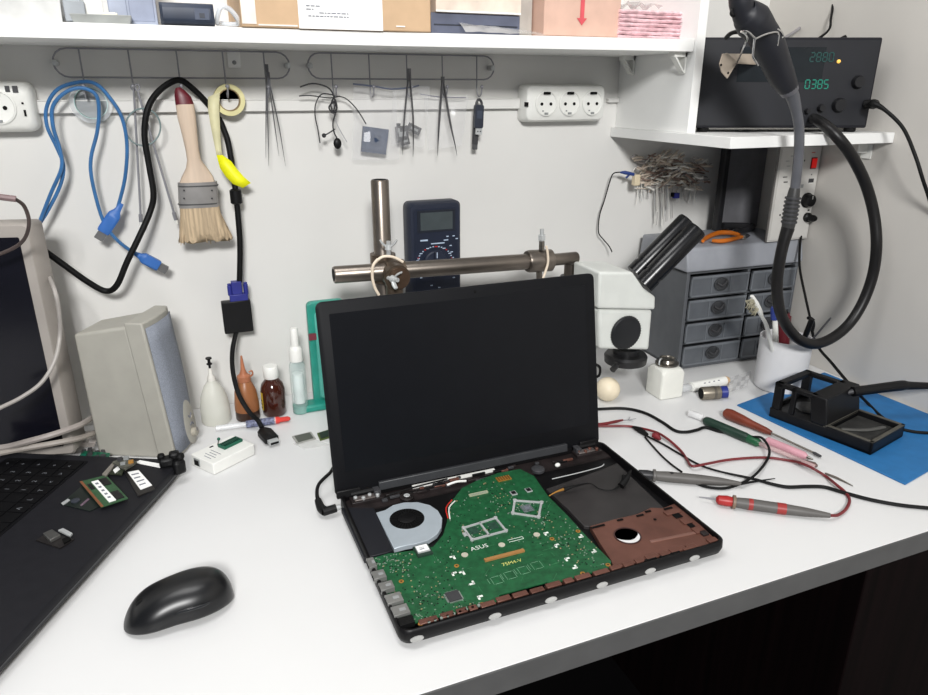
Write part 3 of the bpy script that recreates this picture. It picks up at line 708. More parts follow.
b = MB(); b.tube(H([(353, 84), (372, 86), (391, 89), (410, 87.5), (419, 85.5)], .0335), .0012, mat('zip_edge', (.34, .37, .45), .4), 6, 3); b.tube(H([(420, 94), (440, 97), (466, 97.5)], .026), .0007, mat('zip_edge2', (.5, .5, .55), .4), 6, 3)
tag(b.build('bag_tie'), 'dark tie threaded across the tops of the clear bags', 'tie')
q = [WL(u, v, .018) for u, v in ((363, 126), (388.5, 129.5), (385.5, 154.5), (361, 151.5))]; b = MB(); cm = mat('slate_chip', (.24, .29, .38), .6, spec=.2)
b.loft([[p+V((0, .0025, 0)) for p in q[::-1]], [p-V((0, .0025, 0)) for p in q[::-1]]][::1], cm)
ce = sum(q, V((0, 0, 0)))/4; b.loft([[ce+(p-ce)*.72-V((0, .0025, 0)) for p in q[::-1]], [ce+(p-ce)*.72-V((0, .0031, 0)) for p in q[::-1]]], mat('slate_chip_light', (.28, .33, .42), .6, spec=.2))
b.loft([[ce+(p-ce)*.45-V((0, .0031, 0)) for p in q[::-1]], [ce+(p-ce)*.45-V((0, .0034, 0)) for p in q[::-1]]], cm)
tag(b.build('processor_chip'), 'square slate-blue chip inside a clear hanging bag', 'chip')
b = MB(); bk = mat('black_part', (.17, .17, .18), .5)
for (u, v, w_, h_, a) in ((402, 134, .020, .024, .1), (414, 129, .022, .012, -.45), (405, 141, .014, .012, .2), (398.5, 130, .006, .02, 0)):
    M = frame(WL(u, v, .019), (math.cos(a), 0, math.sin(a)), (0, 0, 1)); b.box((0, 0, 0), (w_, h_, .004), bk, M); b.box((0, 0, .0022), (w_*.6, h_*.3, .0006), greyp, M)
tag(b.build('bracket_part'), 'small black bracket part inside the bag behind the tweezers', 'part')

# memory sticks
r = thing('memory_stick', 'black memory stick with bare metal plug hanging on the last right hook', 'memory stick', WL(478, 110, .03))
b = MB(); M = frame(WL(478.5, 116.5, .030), (1, 0, -.04), (0, 0, 1)); b.prism(rrect(.0150, .036, .003, 4), -.004, .004, mat('stick_body', (.16, .18, .23), .35), M); b.box((0, .003, .0042), (.009, .012, .0006), mat('stick_cap', (.22, .25, .31), .3), M); b.build('housing', r, bevel=.0008)
b = MB(); b.box((.0015, -.0225, 0), (.0105, .011, .0042), silver, M); b.box((-.001, -.023, .0022), (.0018, .002, .0003), soot, M); b.box((.0035, -.023, .0022), (.0018, .002, .0003), soot, M); b.build('connector', r)
b = MB(); b.tube([M @ V((-.004, .014, 0)), M @ V((-.0045, .021, 0)), M @ V((0, .026, 0)), M @ V((.0045, .021, 0)), M @ V((.004, .014, 0))], .0022, dgrey, 8, 4); b.build('cap_loop', r)
M2 = frame(WL(475.5, 130, .022), (1, 0, -.04), (0, 0, 1)); b = MB(); b.box((0, 0, 0), (.009, .046, .005), dgrey, M2); b.box((0, -.025, 0), (.0085, .012, .0042), mat('dull_plug', (.38, .38, .39), .4, .6), M2); tag(b.build('receiver_stick', bevel=.0008), 'thin dark dongle hanging behind the memory stick', 'dongle')

# ================================================================== on the wall shelf
SZ = 1.3115; BEFORE = set(bpy.data.objects)
def S(u, y): return P(u, 20, y=y+.022).x
def cbox(name, u0, u1, y, dep, h, m_, label, cat, group=None, tilt=0):
    x0, x1 = S(u0, y), S(u1, y)
    b = MB(); b.bb((x0, y, SZ+.0005), (x1, y+dep, SZ+h), m_); return b, x0, x1
# storage tub far left
x0, x1 = S(-40, .965), S(66, .965)
b = MB(); M = Matrix.Identity(4); ring = lambda w0, w1, d0, z: [(x0+w0, .965+d0, z), (x1-w0, .965+d0, z), (x1-w0, 1.11-d0, z), (x0+w0, 1.11-d0, z)]
b.loft([ring(.004, 0, .004, SZ+.0005), ring(0, 0, 0, SZ+.07), ring(.002, 0, .002, SZ+.07), ring(.006, 0, .006, SZ+.003)], mat('grey_tub', (.80, .80, .79), .4, alpha=.93)); tag(b.build('storage_tub', bevel=.002), 'pale grey plastic tub at the far left of the wall shelf', 'tub')
# parts tray
r = thing('parts_tray', 'shallow grey tray of small loose parts left of the black power adapter', 'tray', (S(100, .96), 1.0, SZ))
x0, x1 = S(70, .955), S(132, .955); b = MB(); b.loft([ring(.003, 0, -.006, SZ+.0005), ring(0, 0, -.010, SZ+.010), ring(.0015, 0, -.008, SZ+.010), ring(.004, 0, -.004, SZ+.002)], mat('tray_grey', (.62, .63, .62), .5)); b.build('dish', r, bevel=.001)
def small(name, u, y, w_, d_, h_, m_, label, cat='component', z=SZ+.0025, rz=0, group='loose parts in the shelf tray'):
    b = MB(); x = S(u, y); M = rotz(rz, (x, y, z+h_/2)); b.box((0, 0, 0), (w_, d_, h_), m_, M)
    b.box((0, 0, h_/2), (w_*.7, d_*.7, h_*.12), m_, M); return tag(b.build(name, bevel=.0012), label, cat, group)
small('connector_block', 77, .975, .022, .018, .022, mat('block_grey', (.58, .60, .62), .4), 'grey connector block at the left end of the shelf tray')
small('cable_reel', 94, .985, .020, .02, .032, whitep, 'white block standing upright in the middle of the shelf tray', rz=.3)
small('eraser', 111, .966, .016, .014, .010, mat('eraser_cream', (.90, .88, .80), .6), 'small cream block lying at the front of the shelf tray')
small('parts_pouch', 124, 1.0, .03, .02, .05, mat('pouch_blue', (.62, .65, .72), .35), 'blue-grey pouch standing at the back of the shelf tray')
# slate box
b = MB(); x0, x1 = S(128, .985), S(158, .985); b.bb((x0, .985, SZ+.0005), (x1, 1.09, SZ+.10), mat('slate_blue_box', (.58, .61, .68), .4)); b.bb((x0+.003, .9845, SZ+.006), (x1-.003, .986, SZ+.09), mat('slate_blue_panel', (.54, .57, .65), .35)); tag(b.build('storage_box', bevel=.002), 'pale slate-blue box standing behind the black power adapter', 'box')
# power adapter
r = thing('power_adapter', 'dark slate power adapter with a slanted end lying on the wall shelf', 'power adapter', (S(188, .945), .97, SZ))
x0, x1 = S(161, .943), S(215, .943); b = MB(); n = []
prof = rrect(.04, .024, .007, 4, 0, .0125)
b.loft([[(x, .965+p[0]*k, SZ+.0006+p[1]*1.0) for p in prof] for x, k in ((x0, .82), (x0+.003, 1), (x1-.004, 1), (x1, .88))], mat('adapter_slate', (.19, .22, .28), .45)); b.build('housing', r, ang=30)
b = MB(); b.bb((x1-.022, .9445, SZ+.007), (x1-.006, .946, SZ+.019), mat('adapter_label', (.27, .30, .37), .5)); b.bb((x1-.017, .944, SZ+.009), (x1-.011, .9448, SZ+.014), slate); b.build('end_label', r)
b = MB(); random.seed(5)
pts = [(S(217, .96), .96, SZ+.006), (S(222, .96), .955, SZ+.022), (S(232, .96), .958, SZ+.020), (S(239, .96), .96, SZ+.008), (S(236, .96), .97, SZ+.005), (S(222, .96), .975, SZ+.006)]
b.tube(pts, .0028, clear2, 8, 5, True); b.tube([(p[0]*.99+.0012, p[1]+.012, p[2]*1.0+.001) for p in pts], .0028, mat('cloudy_tube', (.80, .83, .86), .3, alpha=.7), 8, 5, True)
tag(b.build('hose_coil'), 'small coil of clear tubing between the power adapter and cardboard box', 'tubing')
# big cardboard box with paper
r = thing('cardboard_box', 'wide cardboard box with a white printed sheet taped on its front', 'box', (S(335, .945), 1.02, SZ))
x0, x1 = S(241, .942), S(431, .942); b = MB(); b.bb((x0, .942, SZ+.0005), (x1, 1.10, SZ+.14), card); b.build('carton', r, bevel=.0015)
b = MB(); px0, px1 = S(299, .94), S(383, .94); b.bb((px0, .9408, SZ+.0006), (px1, .9416, SZ+.11), paper)
for i, (a, l) in enumerate(((.010, .016), (.010, .008), (.026, .036), (.012, .05))):
    z = SZ+.026-i*.0038
    x = px0+a
    while x < px0+a+l: w_ = random.uniform(.002, .006); b.bb((x, .9404, z), (min(x+w_, px0+a+l+.001), .9409, z+.0012), ink); x += w_+.0012
b.build('printed_sheet', r, label='white printed paper sheet')
b = MB(); b.bb((x0+.001, .9408, SZ+.004), (x0+.018, .9416, SZ+.12), mat('pale_tape', (.93, .90, .86), .25)); b.build('packing_tape', r); b = MB(); b.bb((x0+.02, .941, SZ+.0025), (px0-.002, .9417, SZ+.0042), mat('pale_tape', (.9, .9, .9))); b.bb((px1+.018, .941, SZ+.006), (px1+.03, .9417, SZ+.0075), paper); b.build('packing_tape', r)
# slate case with a tan box on it
x0, x1 = S(431, .97), S(520, .97); b = MB(); b.bb((x0, .97, SZ+.0005), (x1, 1.10, SZ+.028), mat('case_slate', (.36, .38, .45), .4)); b.bb((x0+.004, .969, SZ+.012), (x1-.004, .971, SZ+.014), slate); tag(b.build('slate_case', bevel=.003), 'flat slate-grey case lying beneath a pale tan box', 'case')
x0, x1 = S(436, .965), S(521, .965); b = MB(); b.bb((x0, .965, SZ+.0285), (x1, 1.09, SZ+.12), mat('pale_card', (.88, .82, .76), .7)); b.bb((x0, .9645, SZ+.0285), (x1, .966, SZ+.031), paper); tag(b.build('tan_box', bevel=.001), 'pale tan box stacked on the flat slate-grey case', 'box')
b = MB(); random.seed(11); g = []
for i in range(6):
    row = []
    for j in range(12):
        s = j/11; t_ = i/5; x = S(462+s*80, .95); z = SZ+.001+(.014*math.sin(PI*t_)*(1-.65*s))+random.uniform(0, .0025)
        row.append((x, .937+.055*t_, z))
    g.append(row)
b.loft(g, mat('clear_wrap', (.88, .88, .87), .15, alpha=.45, spec=.8), False, None, False); tag(b.build('plastic_wrap', ang=10), 'crumpled clear plastic wrap lying in front of the slate-grey case', 'plastic wrap')
# grey box and arrow carton
x0, x1 = S(514, .985), S(544, .952)-.002; b = MB(); b.bb((x0, .985, SZ+.0005), (x1, 1.1, SZ+.12), mat('grey_carton', (.72, .70, .67), .7)); b.bb((x0, .984, SZ+.06), (x1, .986, SZ+.064), greyp); tag(b.build('grey_carton', bevel=.001), 'grey carton squeezed left of the arrow-marked cardboard box', 'box')
r = thing('arrow_carton', 'cardboard box with a red downward arrow printed on its front', 'box', (S(583, .955), 1.0, SZ))
x0, x1 = S(544, .952), S(620, .952); b = MB(); b.bb((x0, .952, SZ+.0005), (x1, 1.1, SZ+.13), mat('pink_card', (.83, .69, .62), .8, var=.03)); b.bb((x0, .9512, SZ+.0006), (x1, .953, SZ+.003), mat('card_edge', (.62, .50, .42), .8)); b.build('carton', r, bevel=.0012)
ax = S(582, .951); zb = SZ+.017; M = frame((ax, .9514, zb), (1, 0, 0), (0, 0, 1)); b = MB()
b.prism([(0, 0), (.0085, .0095), (.0033, .0095), (.0033, .045), (-.0033, .045), (-.0033, .0095), (-.0085, .0095)], 0, .0004, mat('arrow_red', (.82, .33, .36), .6), M); b.build('printed_arrow', r, label='red printed arrow')
# pink bubble package
r = thing('bubble_package', 'pink antistatic bubble-wrap package at the right end of the wall shelf', 'package', (S(652, .95), .98, SZ))
pinkb = mat('pink_bubble', (.90, .76, .78), .3, var=.12, scale=120, bump=.6, spec=.7); b = MB(); random.seed(8)
x0, x1 = S(620, .947), S(687, .947)
for k in range(7):
    z0 = SZ+.0006+k*.0058; R = []
    for j in range(14):
        s = j/13; R.append([(x0+(x1-x0)*s+random.uniform(-.0005, .0005), .947+.11*p[0]+random.uniform(-.0015, .0015), z0+.0058*p[1]+random.uniform(-.0004, .0004)) for p in ((0, .5), (.03, .05), (.97, .05), (1, .5), (.97, .95), (.03, .95))])
    b.loft(R, pinkb)
b.build('wrapped_stack', r, ang=25)
b = MB(); g = []
for i in range(5):
    g.append([(x0+.01+.075*j/7, .96+.012*i, SZ+.042+.012*abs(math.sin(j*1.7+i))) for j in range(8)])
b.loft(g, mat('clear_wrap', (.9, .9, .9)), False, None, False); b.build('clear_cover', r, ang=10)

for o in set(bpy.data.objects)-BEFORE:
    if o.parent is None: o.location.y += .022
# ================================================================== left end of the bench
# monitor
MT = P(35, 224, y=1.0); MO = P(72, 431, y=1.0); MO = MO+(MO-MT)*.125; th = -.25
r = thing('monitor', 'dark beige-framed monitor at the far left, mostly out of frame', 'monitor', (MO.x-.2, MO.y+.05, D))
wx = V((math.cos(th), math.sin(th), 0)); upv = (MT-MO).normalized()
ML2 = frame(MO, wx, upv); Hm = (MT-MO).length; Wm = .34
grime = mat('aged_beige', (.60, .575, .55), .55, var=.05, scale=20)
b = MB(); R = []
for ins, z in ((.002, 0), (0, -.003), (.0, -.040), (.012, -.05), (.05, -.055)):
    R.append([(p[0], p[1], z) for p in rrect(Wm-2*ins, Hm-2*ins, .006, 3, -Wm/2, Hm/2)])
b.loft(R[::-1], grime, True, ML2); b.build('housing', r)
b = MB(); b.prism(rrect(Wm-.026, Hm-.030, .002, 2, -Wm/2, Hm/2-.001), -.001, .0006, mat('monitor_glass', (.055, .055, .085), .2, spec=.4), ML2); b.build('screen', r, label='dark switched-off display')
b = MB(); q = ML2 @ V((-Wm/2, 0, -.04)); b.bb((q.x-.03, q.y+.0, D+.008), (q.x+.03, q.y+.02, MO.z+.06), grime); b.build('neck', r, bevel=.003)
b = MB(); b.prism(rrect(.20, .075, .02, 5, q.x-.02, q.y+.012), D+.0005, D+.010, grime); b.build('base', r, bevel=.002)

# cables around the monitor
def cable(name, pts, rad, m_, label, cat='cable', sub=6, seg=8):
    return tag(MB().tube(pts, rad, m_, seg, sub).build(name), label, cat)
bc = mat('brown_grey_cable', (.27, .23, .22), .45, var=.1); wc = mat('grey_white_cable', (.62, .60, .58), .5); gc = mat('beige_cable', (.58, .55, .53), .5)
b = MB(); b.tube([P(-14, 195, y=.94), P(0, 197, y=.94), P(16, 199, y=.94)], .0036, mat('pinkish_sleeve', (.48, .40, .40), .5), 8, 3)
b.tube([P(15, 199, y=.94), P(24, 206, y=.95), P(29, 221, y=.955), P(26, 236, y=.96), P(17, 246, y=.965), P(0, 254, y=.97), P(-16, 258, y=.97)], .0022, bc, 8, 6)
tag(b.build('sleeved_cable'), 'dark cable with a pinkish sleeve curling over the monitor top corner', 'cable')
cable('white_cable', [P(-12, 414, y=.955), P(0, 408, y=.955), P(22, 397, y=.955), P(42, 382, y=.965), P(55, 360, y=.975), P(60, 335, y=.99), P(59, 310, y=.985), P(54, 288, y=.99), P(47, 273, y=1.06)], .0026, wc, 'thin whitish cable bowing across the monitor frame')
cable('beige_cable', [P(-15, 449, y=.985), P(6, 447, y=.98), P(30, 441, y=.966), P(55, 434, y=.966), P(80, 425, y=.985), P(94, 417, y=1.04), V((-.145, 1.07, D+.03))], .0042, gc, 'thick beige cable lying between the black laptop and the monitor')
cable('beige_cable', [P(-15, 456, y=.985), P(20, 449, y=.975), P(50, 444, y=.978), P(78, 438.5, y=.985), P(94, 433, y=1.02), V((-.15, 1.085, D+.01))], .0040, mat('pale_beige_cable', (.60, .57, .54), .5), 'lower beige cable running behind the rear edge of the black laptop')
b = MB(); b.sphere(P(5, 449, z=D+.030), (.009, .007, .006), black, 12, 8); tag(b.build('cable_plug'), 'small round black plug at the rear left corner of the black laptop', 'plug')
b = MB(); random.seed(4); g = []
for i in range(5):
    g.append([DK(52+j*7+i*1.5, 447-i*4, .001+.012*abs(math.sin(j*1.9+i*2.3))+.004*i) for j in range(7)])
b.loft(g, mat('crumpled_film', (.78, .74, .71), .35, alpha=.75, spec=.8), False, None, False); tag(b.build('crumpled_wrap', ang=10), 'crumpled beige film between the speaker and the black laptop', 'plastic wrap')

# speaker
sx, sy, sth, sw, sd, sh, tf, hb, tb, ws = -.0482, .9591, 1.1045, .071, .1162, .2019, .0173, .1841, .8401, .0835
swx = V((math.cos(sth), math.sin(sth), 0)); sdx = V((-math.sin(sth), math.cos(sth), 0))
r = thing('speaker', 'beige desktop speaker with grey grille leaning back beside the black laptop', 'speaker', (sx, sy, D))
def SP(a, bb, z): return V((sx, sy, D+.0006))+swx*a+sdx*bb+V((0, 0, z))
FT = .024     # front baffle thickness
b = MB()      # cabinet behind the baffle
bot = [SP(.004, FT, 0), SP(sw-.004, FT, 0), SP(sw-.016, sd, 0), SP(.010-.006, sd, 0)]
top = [SP(.004, tf+FT, sh-.006), SP(ws-.004, tf+FT, sh-.006), SP(ws-.018, tf+sd*tb, hb), SP(.0, tf+sd*tb, hb)]
mid = [(x+y)/2 for x, y in zip(bot, top)]; mid[1] = mid[1]+swx*.004; mid[2] = mid[2]+swx*.003
b.loft([bot, mid, top], beige); b.build('cabinet', r, bevel=.004, seg=3)
b = MB(); R = []
for k in range(9):
    t = k/8; z = sh*t; bulge = .011*math.sin(PI*min(1, t*1.15+.0)) ; f0 = tf*t
    w_ = sw+(ws-sw)*t+bulge*.6
    R.append([SP(0, f0, z), SP(w_*.35, f0-.003-.2*bulge, z), SP(w_*.75, f0-.001-.15*bulge, z), SP(w_, f0+.006, z), SP(w_, f0+FT+.001, z), SP(0, f0+FT+.001, z)])
b.loft(R, beige); b.build('baffle', r, bevel=.002, seg=2)
gm = mat('speaker_grille', (.51, .53, .57), .8, var=.12, scale=700, bump=.4)
b = MB(); R = []
for k in range(9):
    t = .10+.82*k/8 if False else .03+.93*k/8; z = sh*t; bulge = .011*math.sin(PI*min(1, t*1.15)); f0 = tf*t; w_ = sw+(ws-sw)*t+bulge*.6
    e = -.0012
    R.append([SP(w_*.045, f0-.0022+e+.0016, z), SP(w_*.35, f0-.003-.2*bulge+e, z), SP(w_*.75, f0-.001-.15*bulge+e, z), SP(w_*.985, f0+.0055+e, z)])
b.loft(R, gm, False, None, False); b.build('grille', r, solid=.0012, label='grey cloth grille')
MS = frame(SP(.049, .0005, .036), swx, V((0, 0, 1))+sdx*.085); b = MB()
b.lathe([(.0001, .0045), (.014, .0045), (.017, .003), (.0175, .0)][::-1], beige, M=MS @ Matrix.Diagonal((.95, 2.0, 1, 1)), seg=30)
pn = b.build('control_panel', r, label='oval beige control panel')
b = MB(); b.lathe([(.0065, 0), (.0065, .007), (.005, .008), (0, .008)], mat('knob_beige', (.64, .62, .57), .4), M=MS @ Matrix.Translation((0, -.016, .003)), seg=20); b.box((0, .004, .0085), (.001, .005, .0006), ink, MS @ Matrix.Translation((0, -.016, .003))); b.build('knob', pn)
b = MB(); b.lathe([(.003, 0), (.003, .003), (0, .003)], mat('knob_beige', (.64, .62, .57)), M=MS @ Matrix.Translation((.004, .006, .004)), seg=14); b.build('button', pn)
b = MB(); b.tube([MS @ V((-.004, .012, .0052)), MS @ V((0, .007, .0052)), MS @ V((.005, .013, .0052))], .0007, ink, 6, 3); b.tube([MS @ V((-.004, -.004, .0052)), MS @ V((.002, -.001, .0052)), MS @ V((.005, -.006, .0052))], .0007, ink, 6, 3); b.build('printed_mark', pn)

# left laptop (keyboard half)
C0 = V((-.037, .910, 0)); d1 = V((-.4525, -.8918, 0)); d2 = V((-.8918, .4525, 0)); LZ = D+.025
KM = frame((C0.x, C0.y, LZ), -d1, d2)          # x = along front edge away from camera, y = towards its screen side; origin at the far front corner
r = thing('laptop', 'dark laptop at the left edge with loose memory modules lying on its palm rest', 'laptop', (C0.x-.15, C0.y-.1, D))
ltop = mat('dark_palm_rest', (.115, .115, .13), .5, var=.05, scale=80, spec=.2); lbot = mat('dark_underside', (.11, .11, .12), .5)
b = MB(); R = []; w_, d_ = .375, .252
for ins, z in ((.012, -.0235), (.002, -.016), (0, -.010), (0, -.003), (.0015, 0)):
    R.append([(p[0], p[1], z) for p in rrect(w_-2*ins, d_-2*ins, .012-ins*.3, 4, -w_/2, d_/2)])
b.loft(R, ltop, True, KM); b.build('base', r, ang=40)
b = MB(); b.prism(rrect(w_+.0006, d_+.0006, .0122, 4, -w_/2, d_/2), -.0105, -.0092, mat('seam_grey', (.24, .24, .25), .4), KM); b.build('edge_trim', r)
for (x, y) in ((-.03, .03), (-w_+.03, .03), (-.03, d_-.03), (-w_+.03, d_-.03)):
    b = MB(); b.lathe([(.007, -.0246), (.008, -.0232), (.008, -.020)], blackr, M=KM @ Matrix.Translation((x, y, 0)), seg=16); b.build('foot', r)
kb = MB(); kb.prism(rrect(.345, .115, .004, 3, -w_/2, .1225+.0575), -.0005, .0004, mat('keyboard_deck', (.06, .06, .07), .6, spec=.15), KM); kbd = kb.build('keyboard', r)
keym = mat('key_black', (.055, .055, .062), .55, spec=.15); leg = mat('key_legend', (.42, .43, .45), .6)
rowsK = [('', 'ZXCVBNM,.', 0), ('', 'ASDFGHJKL;', 1), ('', 'QWERTYUIOP', 2), ('', '1234567890', 3)]
kk = MB()
bm_rows = 5; pitch = .0192
for rr in range(bm_rows):
    y = .1255+.0115+rr*.0218
    for cidx in range(17):
        x = -w_+.0255+cidx*.0200
        if rr == 0 and cidx in (4, 5, 6, 7):
            if cidx == 4: kk.box((x+.03, y, .0012), (.0785, .0204, .0008), keym, KM)
            continue
        kk.box((x, y, .0012), (.0186, .0204, .0008), keym, KM)
        ch = ('FNCTRL     ALT<>^0.'[cidx:cidx+1] if rr == 0 else (rowsK[rr-1][1][cidx-2:cidx-1] if 2 <= cidx < 2+len(rowsK[rr-1][1]) else '123+'[cidx-13:cidx-12] if cidx >= 13 else '')).strip()
        if ch: kk.text(ch, .0085, leg, KM @ Matrix.Translation((x-.005, y-.002, .0018)))
kk.build('key_block', kbd, bevel=.0005)

# loose boards lying on it
def LP_(u, v, h): return P(u, v, z=LZ+h)
def flat(quad, h, t_, m_, b=None):
    b = b or MB(); Q = [LP_(u, v, h+t_) for u, v in quad]
    b.loft([[V((q.x, q.y, LZ+h)) for q in Q], [V((q.x, q.y, LZ+h+t_)) for q in Q]], m_) if sum((Q[i].x*Q[(i+1) % 4].y-Q[(i+1) % 4].x*Q[i].y) for i in range(4)) > 0 else b.loft([[V((q.x, q.y, LZ+h)) for q in Q[::-1]], [V((q.x, q.y, LZ+h+t_)) for q in Q[::-1]]], m_)
    return b
def lerpq(quad, s0, s1, t0, t1):
    a, b_, c, d = [V(p+(0,)) if len(p) == 2 else V(p) for p in quad]
    f = lambda s, t_: (a*(1-s)+b_*s)*(1-t_)+(d*(1-s)+c*s)*t_
    return [tuple(f(s, t_))[:2] for s, t_ in ((s0, t0), (s1, t0), (s1, t1), (s0, t1))]
pcbr = mat('memory_green', (.20, .33, .22), .45, var=.12, scale=200)
quad = [(79.5, 481.5), (106, 475), (128, 498), (101, 507)]
r = thing('memory_module', 'green memory module with a white sticker lying on the dark palm rest', 'memory module', LP_(103, 490, 0))
o = flat(quad, .0042, .0013, pcbr).build('circuit_board', r)
flat(lerpq(quad, .0, .10, 0, 1), .0054, .0003, mat('copper_edge', (.62, .40, .28), .4, .5)).build('contact_strip', r, label='copper contact edge')
b = flat(lerpq(quad, .62, .93, .08, .34), .0054, .0010, res_m); flat(lerpq(quad, .62, .93, .62, .92), .0054, .0010, res_m, b); flat(lerpq(quad, .16, .30, .15, .35), .0054, .001, res_m, b)
b.build('memory_chips', r)
flat(lerpq(quad, .36, .62, .1, .92), .0054, .0011, paper).build('sticker', r); 
b = MB()
for k in range(5): flat(lerpq(quad, .43, .54, .18+k*.14, .24+k*.14), .0065, .0001, ink, b)
b.build('printed_lines', r)
quad2 = [(62, 502), (78, 490), (100, 500), (92, 512)]
r = thing('drive_card', 'dark transparent card lying half under the green memory module', 'card', LP_(80, 502, 0))
flat([(60, 504), (84, 484), (102, 505), (90, 511)], .0004, .001, mat('dark_card', (.10, .13, .12), .3)).build('circuit_board', r)
b = flat([(61, 503), (68, 498.5), (70, 500), (63, 505)], .0014, .0008, silver); flat([(80, 505), (88, 498), (89.5, 499.2), (81.5, 506)], .0014, .0006, mat('mauve_line', (.40, .33, .38), .4), b); b.build('contact', r)
q = LP_(75.5, 501, .0015); b = MB(); b.lathe([(.005, 0), (.005, .0012), (.003, .0016), (0, .0016)], slate, o=q, seg=18); b.build('round_component', r)
quad3 = [(126.5, 472), (139, 470), (153, 487), (138, 494.5)]
r = thing('storage_card', 'small storage card with a white label beside the green memory module', 'card', LP_(139, 482, 0))
flat([(124, 471), (139, 469.5), (155, 488.5), (138, 496)], .0006, .0016, mat('card_dark', (.13, .12, .12), .4)).build('circuit_board', r)
flat([(127.5, 472), (138.5, 470), (152, 485), (140.5, 489.5)], .0022, .0006, paper).build('white_label', r)
b = MB(); Q3 = [(127.5, 472), (138.5, 470), (152, 485), (140.5, 489.5)]
for k in range(4): flat(lerpq(Q3, .15, .8-.1*(k % 2), .15+k*.2, .21+k*.2), .0028, .0001, ink, b)
b.build('printed_lines', r)
r = thing('bracketed_boards', 'jumbled heap of dark grey-green boards at the far corner of the dark laptop', 'circuit boards', LP_(125, 462, 0))
for i, (qd, h, m_) in enumerate(((((106, 473), (113, 462), (126, 463), (122, 474)), .002, mat('olive_board', (.20, .22, .17), .5, var=.3, scale=120)), (((112, 462), (126, 456), (137, 462), (125, 469)), .008, mat('grey_board', (.30, .30, .27), .5, var=.3, scale=120)), (((102, 474), (112, 463), (115, 464), (106, 476)), .005, mat('pale_edge', (.5, .48, .45), .5)))):
    flat(qd, h, .0022, m_).build('board', r)
b = MB(); 
for (u, v, h) in ((120, 459, .012), (126, 458, .012), (117, 465, .006), (131, 462, .011), (123, 464, .0105)): b.box(LP_(u, v, h), (.006, .005, .004), random.choice((dgrey, greyp, gold)), rotz(0))
b.build('component', r)
b = flat([(113, 470), (118, 466), (120, 469), (115, 473)], .0045, .0008, paper); b.build('label_patch', r)
# usb adapter board on the palm rest
r = thing('adapter_board', 'small black adapter board with a silver socket lying alone on the palm rest', 'circuit board', LP_(56, 538, 0))
flat([(36, 540), (48, 532), (74, 539), (60, 548)], .0004, .0015, mat('card_dark', (.13, .12, .12))).build('circuit_board', r)
flat([(43, 533), (52, 529), (60.5, 534.5), (50, 540)], .002, .004, mat('dull_silver', (.45, .45, .44), .35, .7)).build('socket', r, bevel=.0005)
b = flat([(58, 530), (63, 528), (72.5, 533), (70, 536)], .002, .002, silver); b.build('connector', r); b = flat([(62, 539), (68, 536), (71, 539), (64, 543)], .002, .002, soot); b.build('black_component', r)

# green board behind the laptop
r = thing('green_board', 'bright green circuit scrap behind the dark laptop in front of the speaker', 'circuit board', DK(93, 455))
b = MB(); Q = [DK(u, v, .012) for u, v in ((74, 461), (84, 451), (110, 453), (108, 461))]
b.loft([[q-V((0, 0, .002)) for q in Q[::-1]], Q[::-1]], mat('bright_green_board', (.06, .36, .26), .4, var=.3, scale=200)) if sum((Q[i].x*Q[(i+1) % 4].y-Q[(i+1) % 4].x*Q[i].y) for i in range(4)) < 0 else b.loft([[q-V((0, 0, .002)) for q in Q], Q], mat('bright_green_board', (.06, .36, .26), .4, var=.3, scale=200)); b.build('circuit_board', r)
b = MB(); 
for (u, v) in ((84, 456), (90, 454), (97, 457), (103, 456)): b.box(DK(u, v, .014), (.006, .005, .004), random.choice((dgrey, mat('teal_part', (.05, .42, .34), .4)))); b.bb(DK(u, v, 0)-V((.001, .001, 0)), DK(u, v, .011)+V((.001, .001, 0)), dgrey)
b.build('component', r)
# black clamp at the corner
r = thing('cable_clip', 'jagged black clip hooked on the far corner of the dark laptop', 'clip', LP_(173, 463, 0))
b = MB(); e = LP_(172, 463, .004)
b.box(e+V((-.006, 0, .004)), (.018, .016, .012), black); b.box(e+V((.004, .003, .009)), (.013, .013, .011), black, None); b.box(e+V((-.012, .003, .010)), (.009, .010, .009), blackr); b.build('body', r, bevel=.003)
b = MB(); b.box((0, 0, 0), (.016, .012, .020), black, rotz(.5, e+V((.008, -.006, -.004)))); b.box((0, 0, 0), (.010, .012, .010), blackr, rotz(-.3, e+V((.011, -.002, .008)))); b.build('jaw', r, bevel=.004)
b = MB(); Q = [LP_(u, v, .0006) for u, v in ((135, 463), (140, 460.5), (163, 464.5), (160, 468))]; b.loft([[q+V((0, 0, 0)) for q in Q], [q+V((0, 0, .0006)) for q in Q]], paper); tag(b.build('paper_strip'), 'white paper strip lying at the far corner of the dark laptop', 'paper')

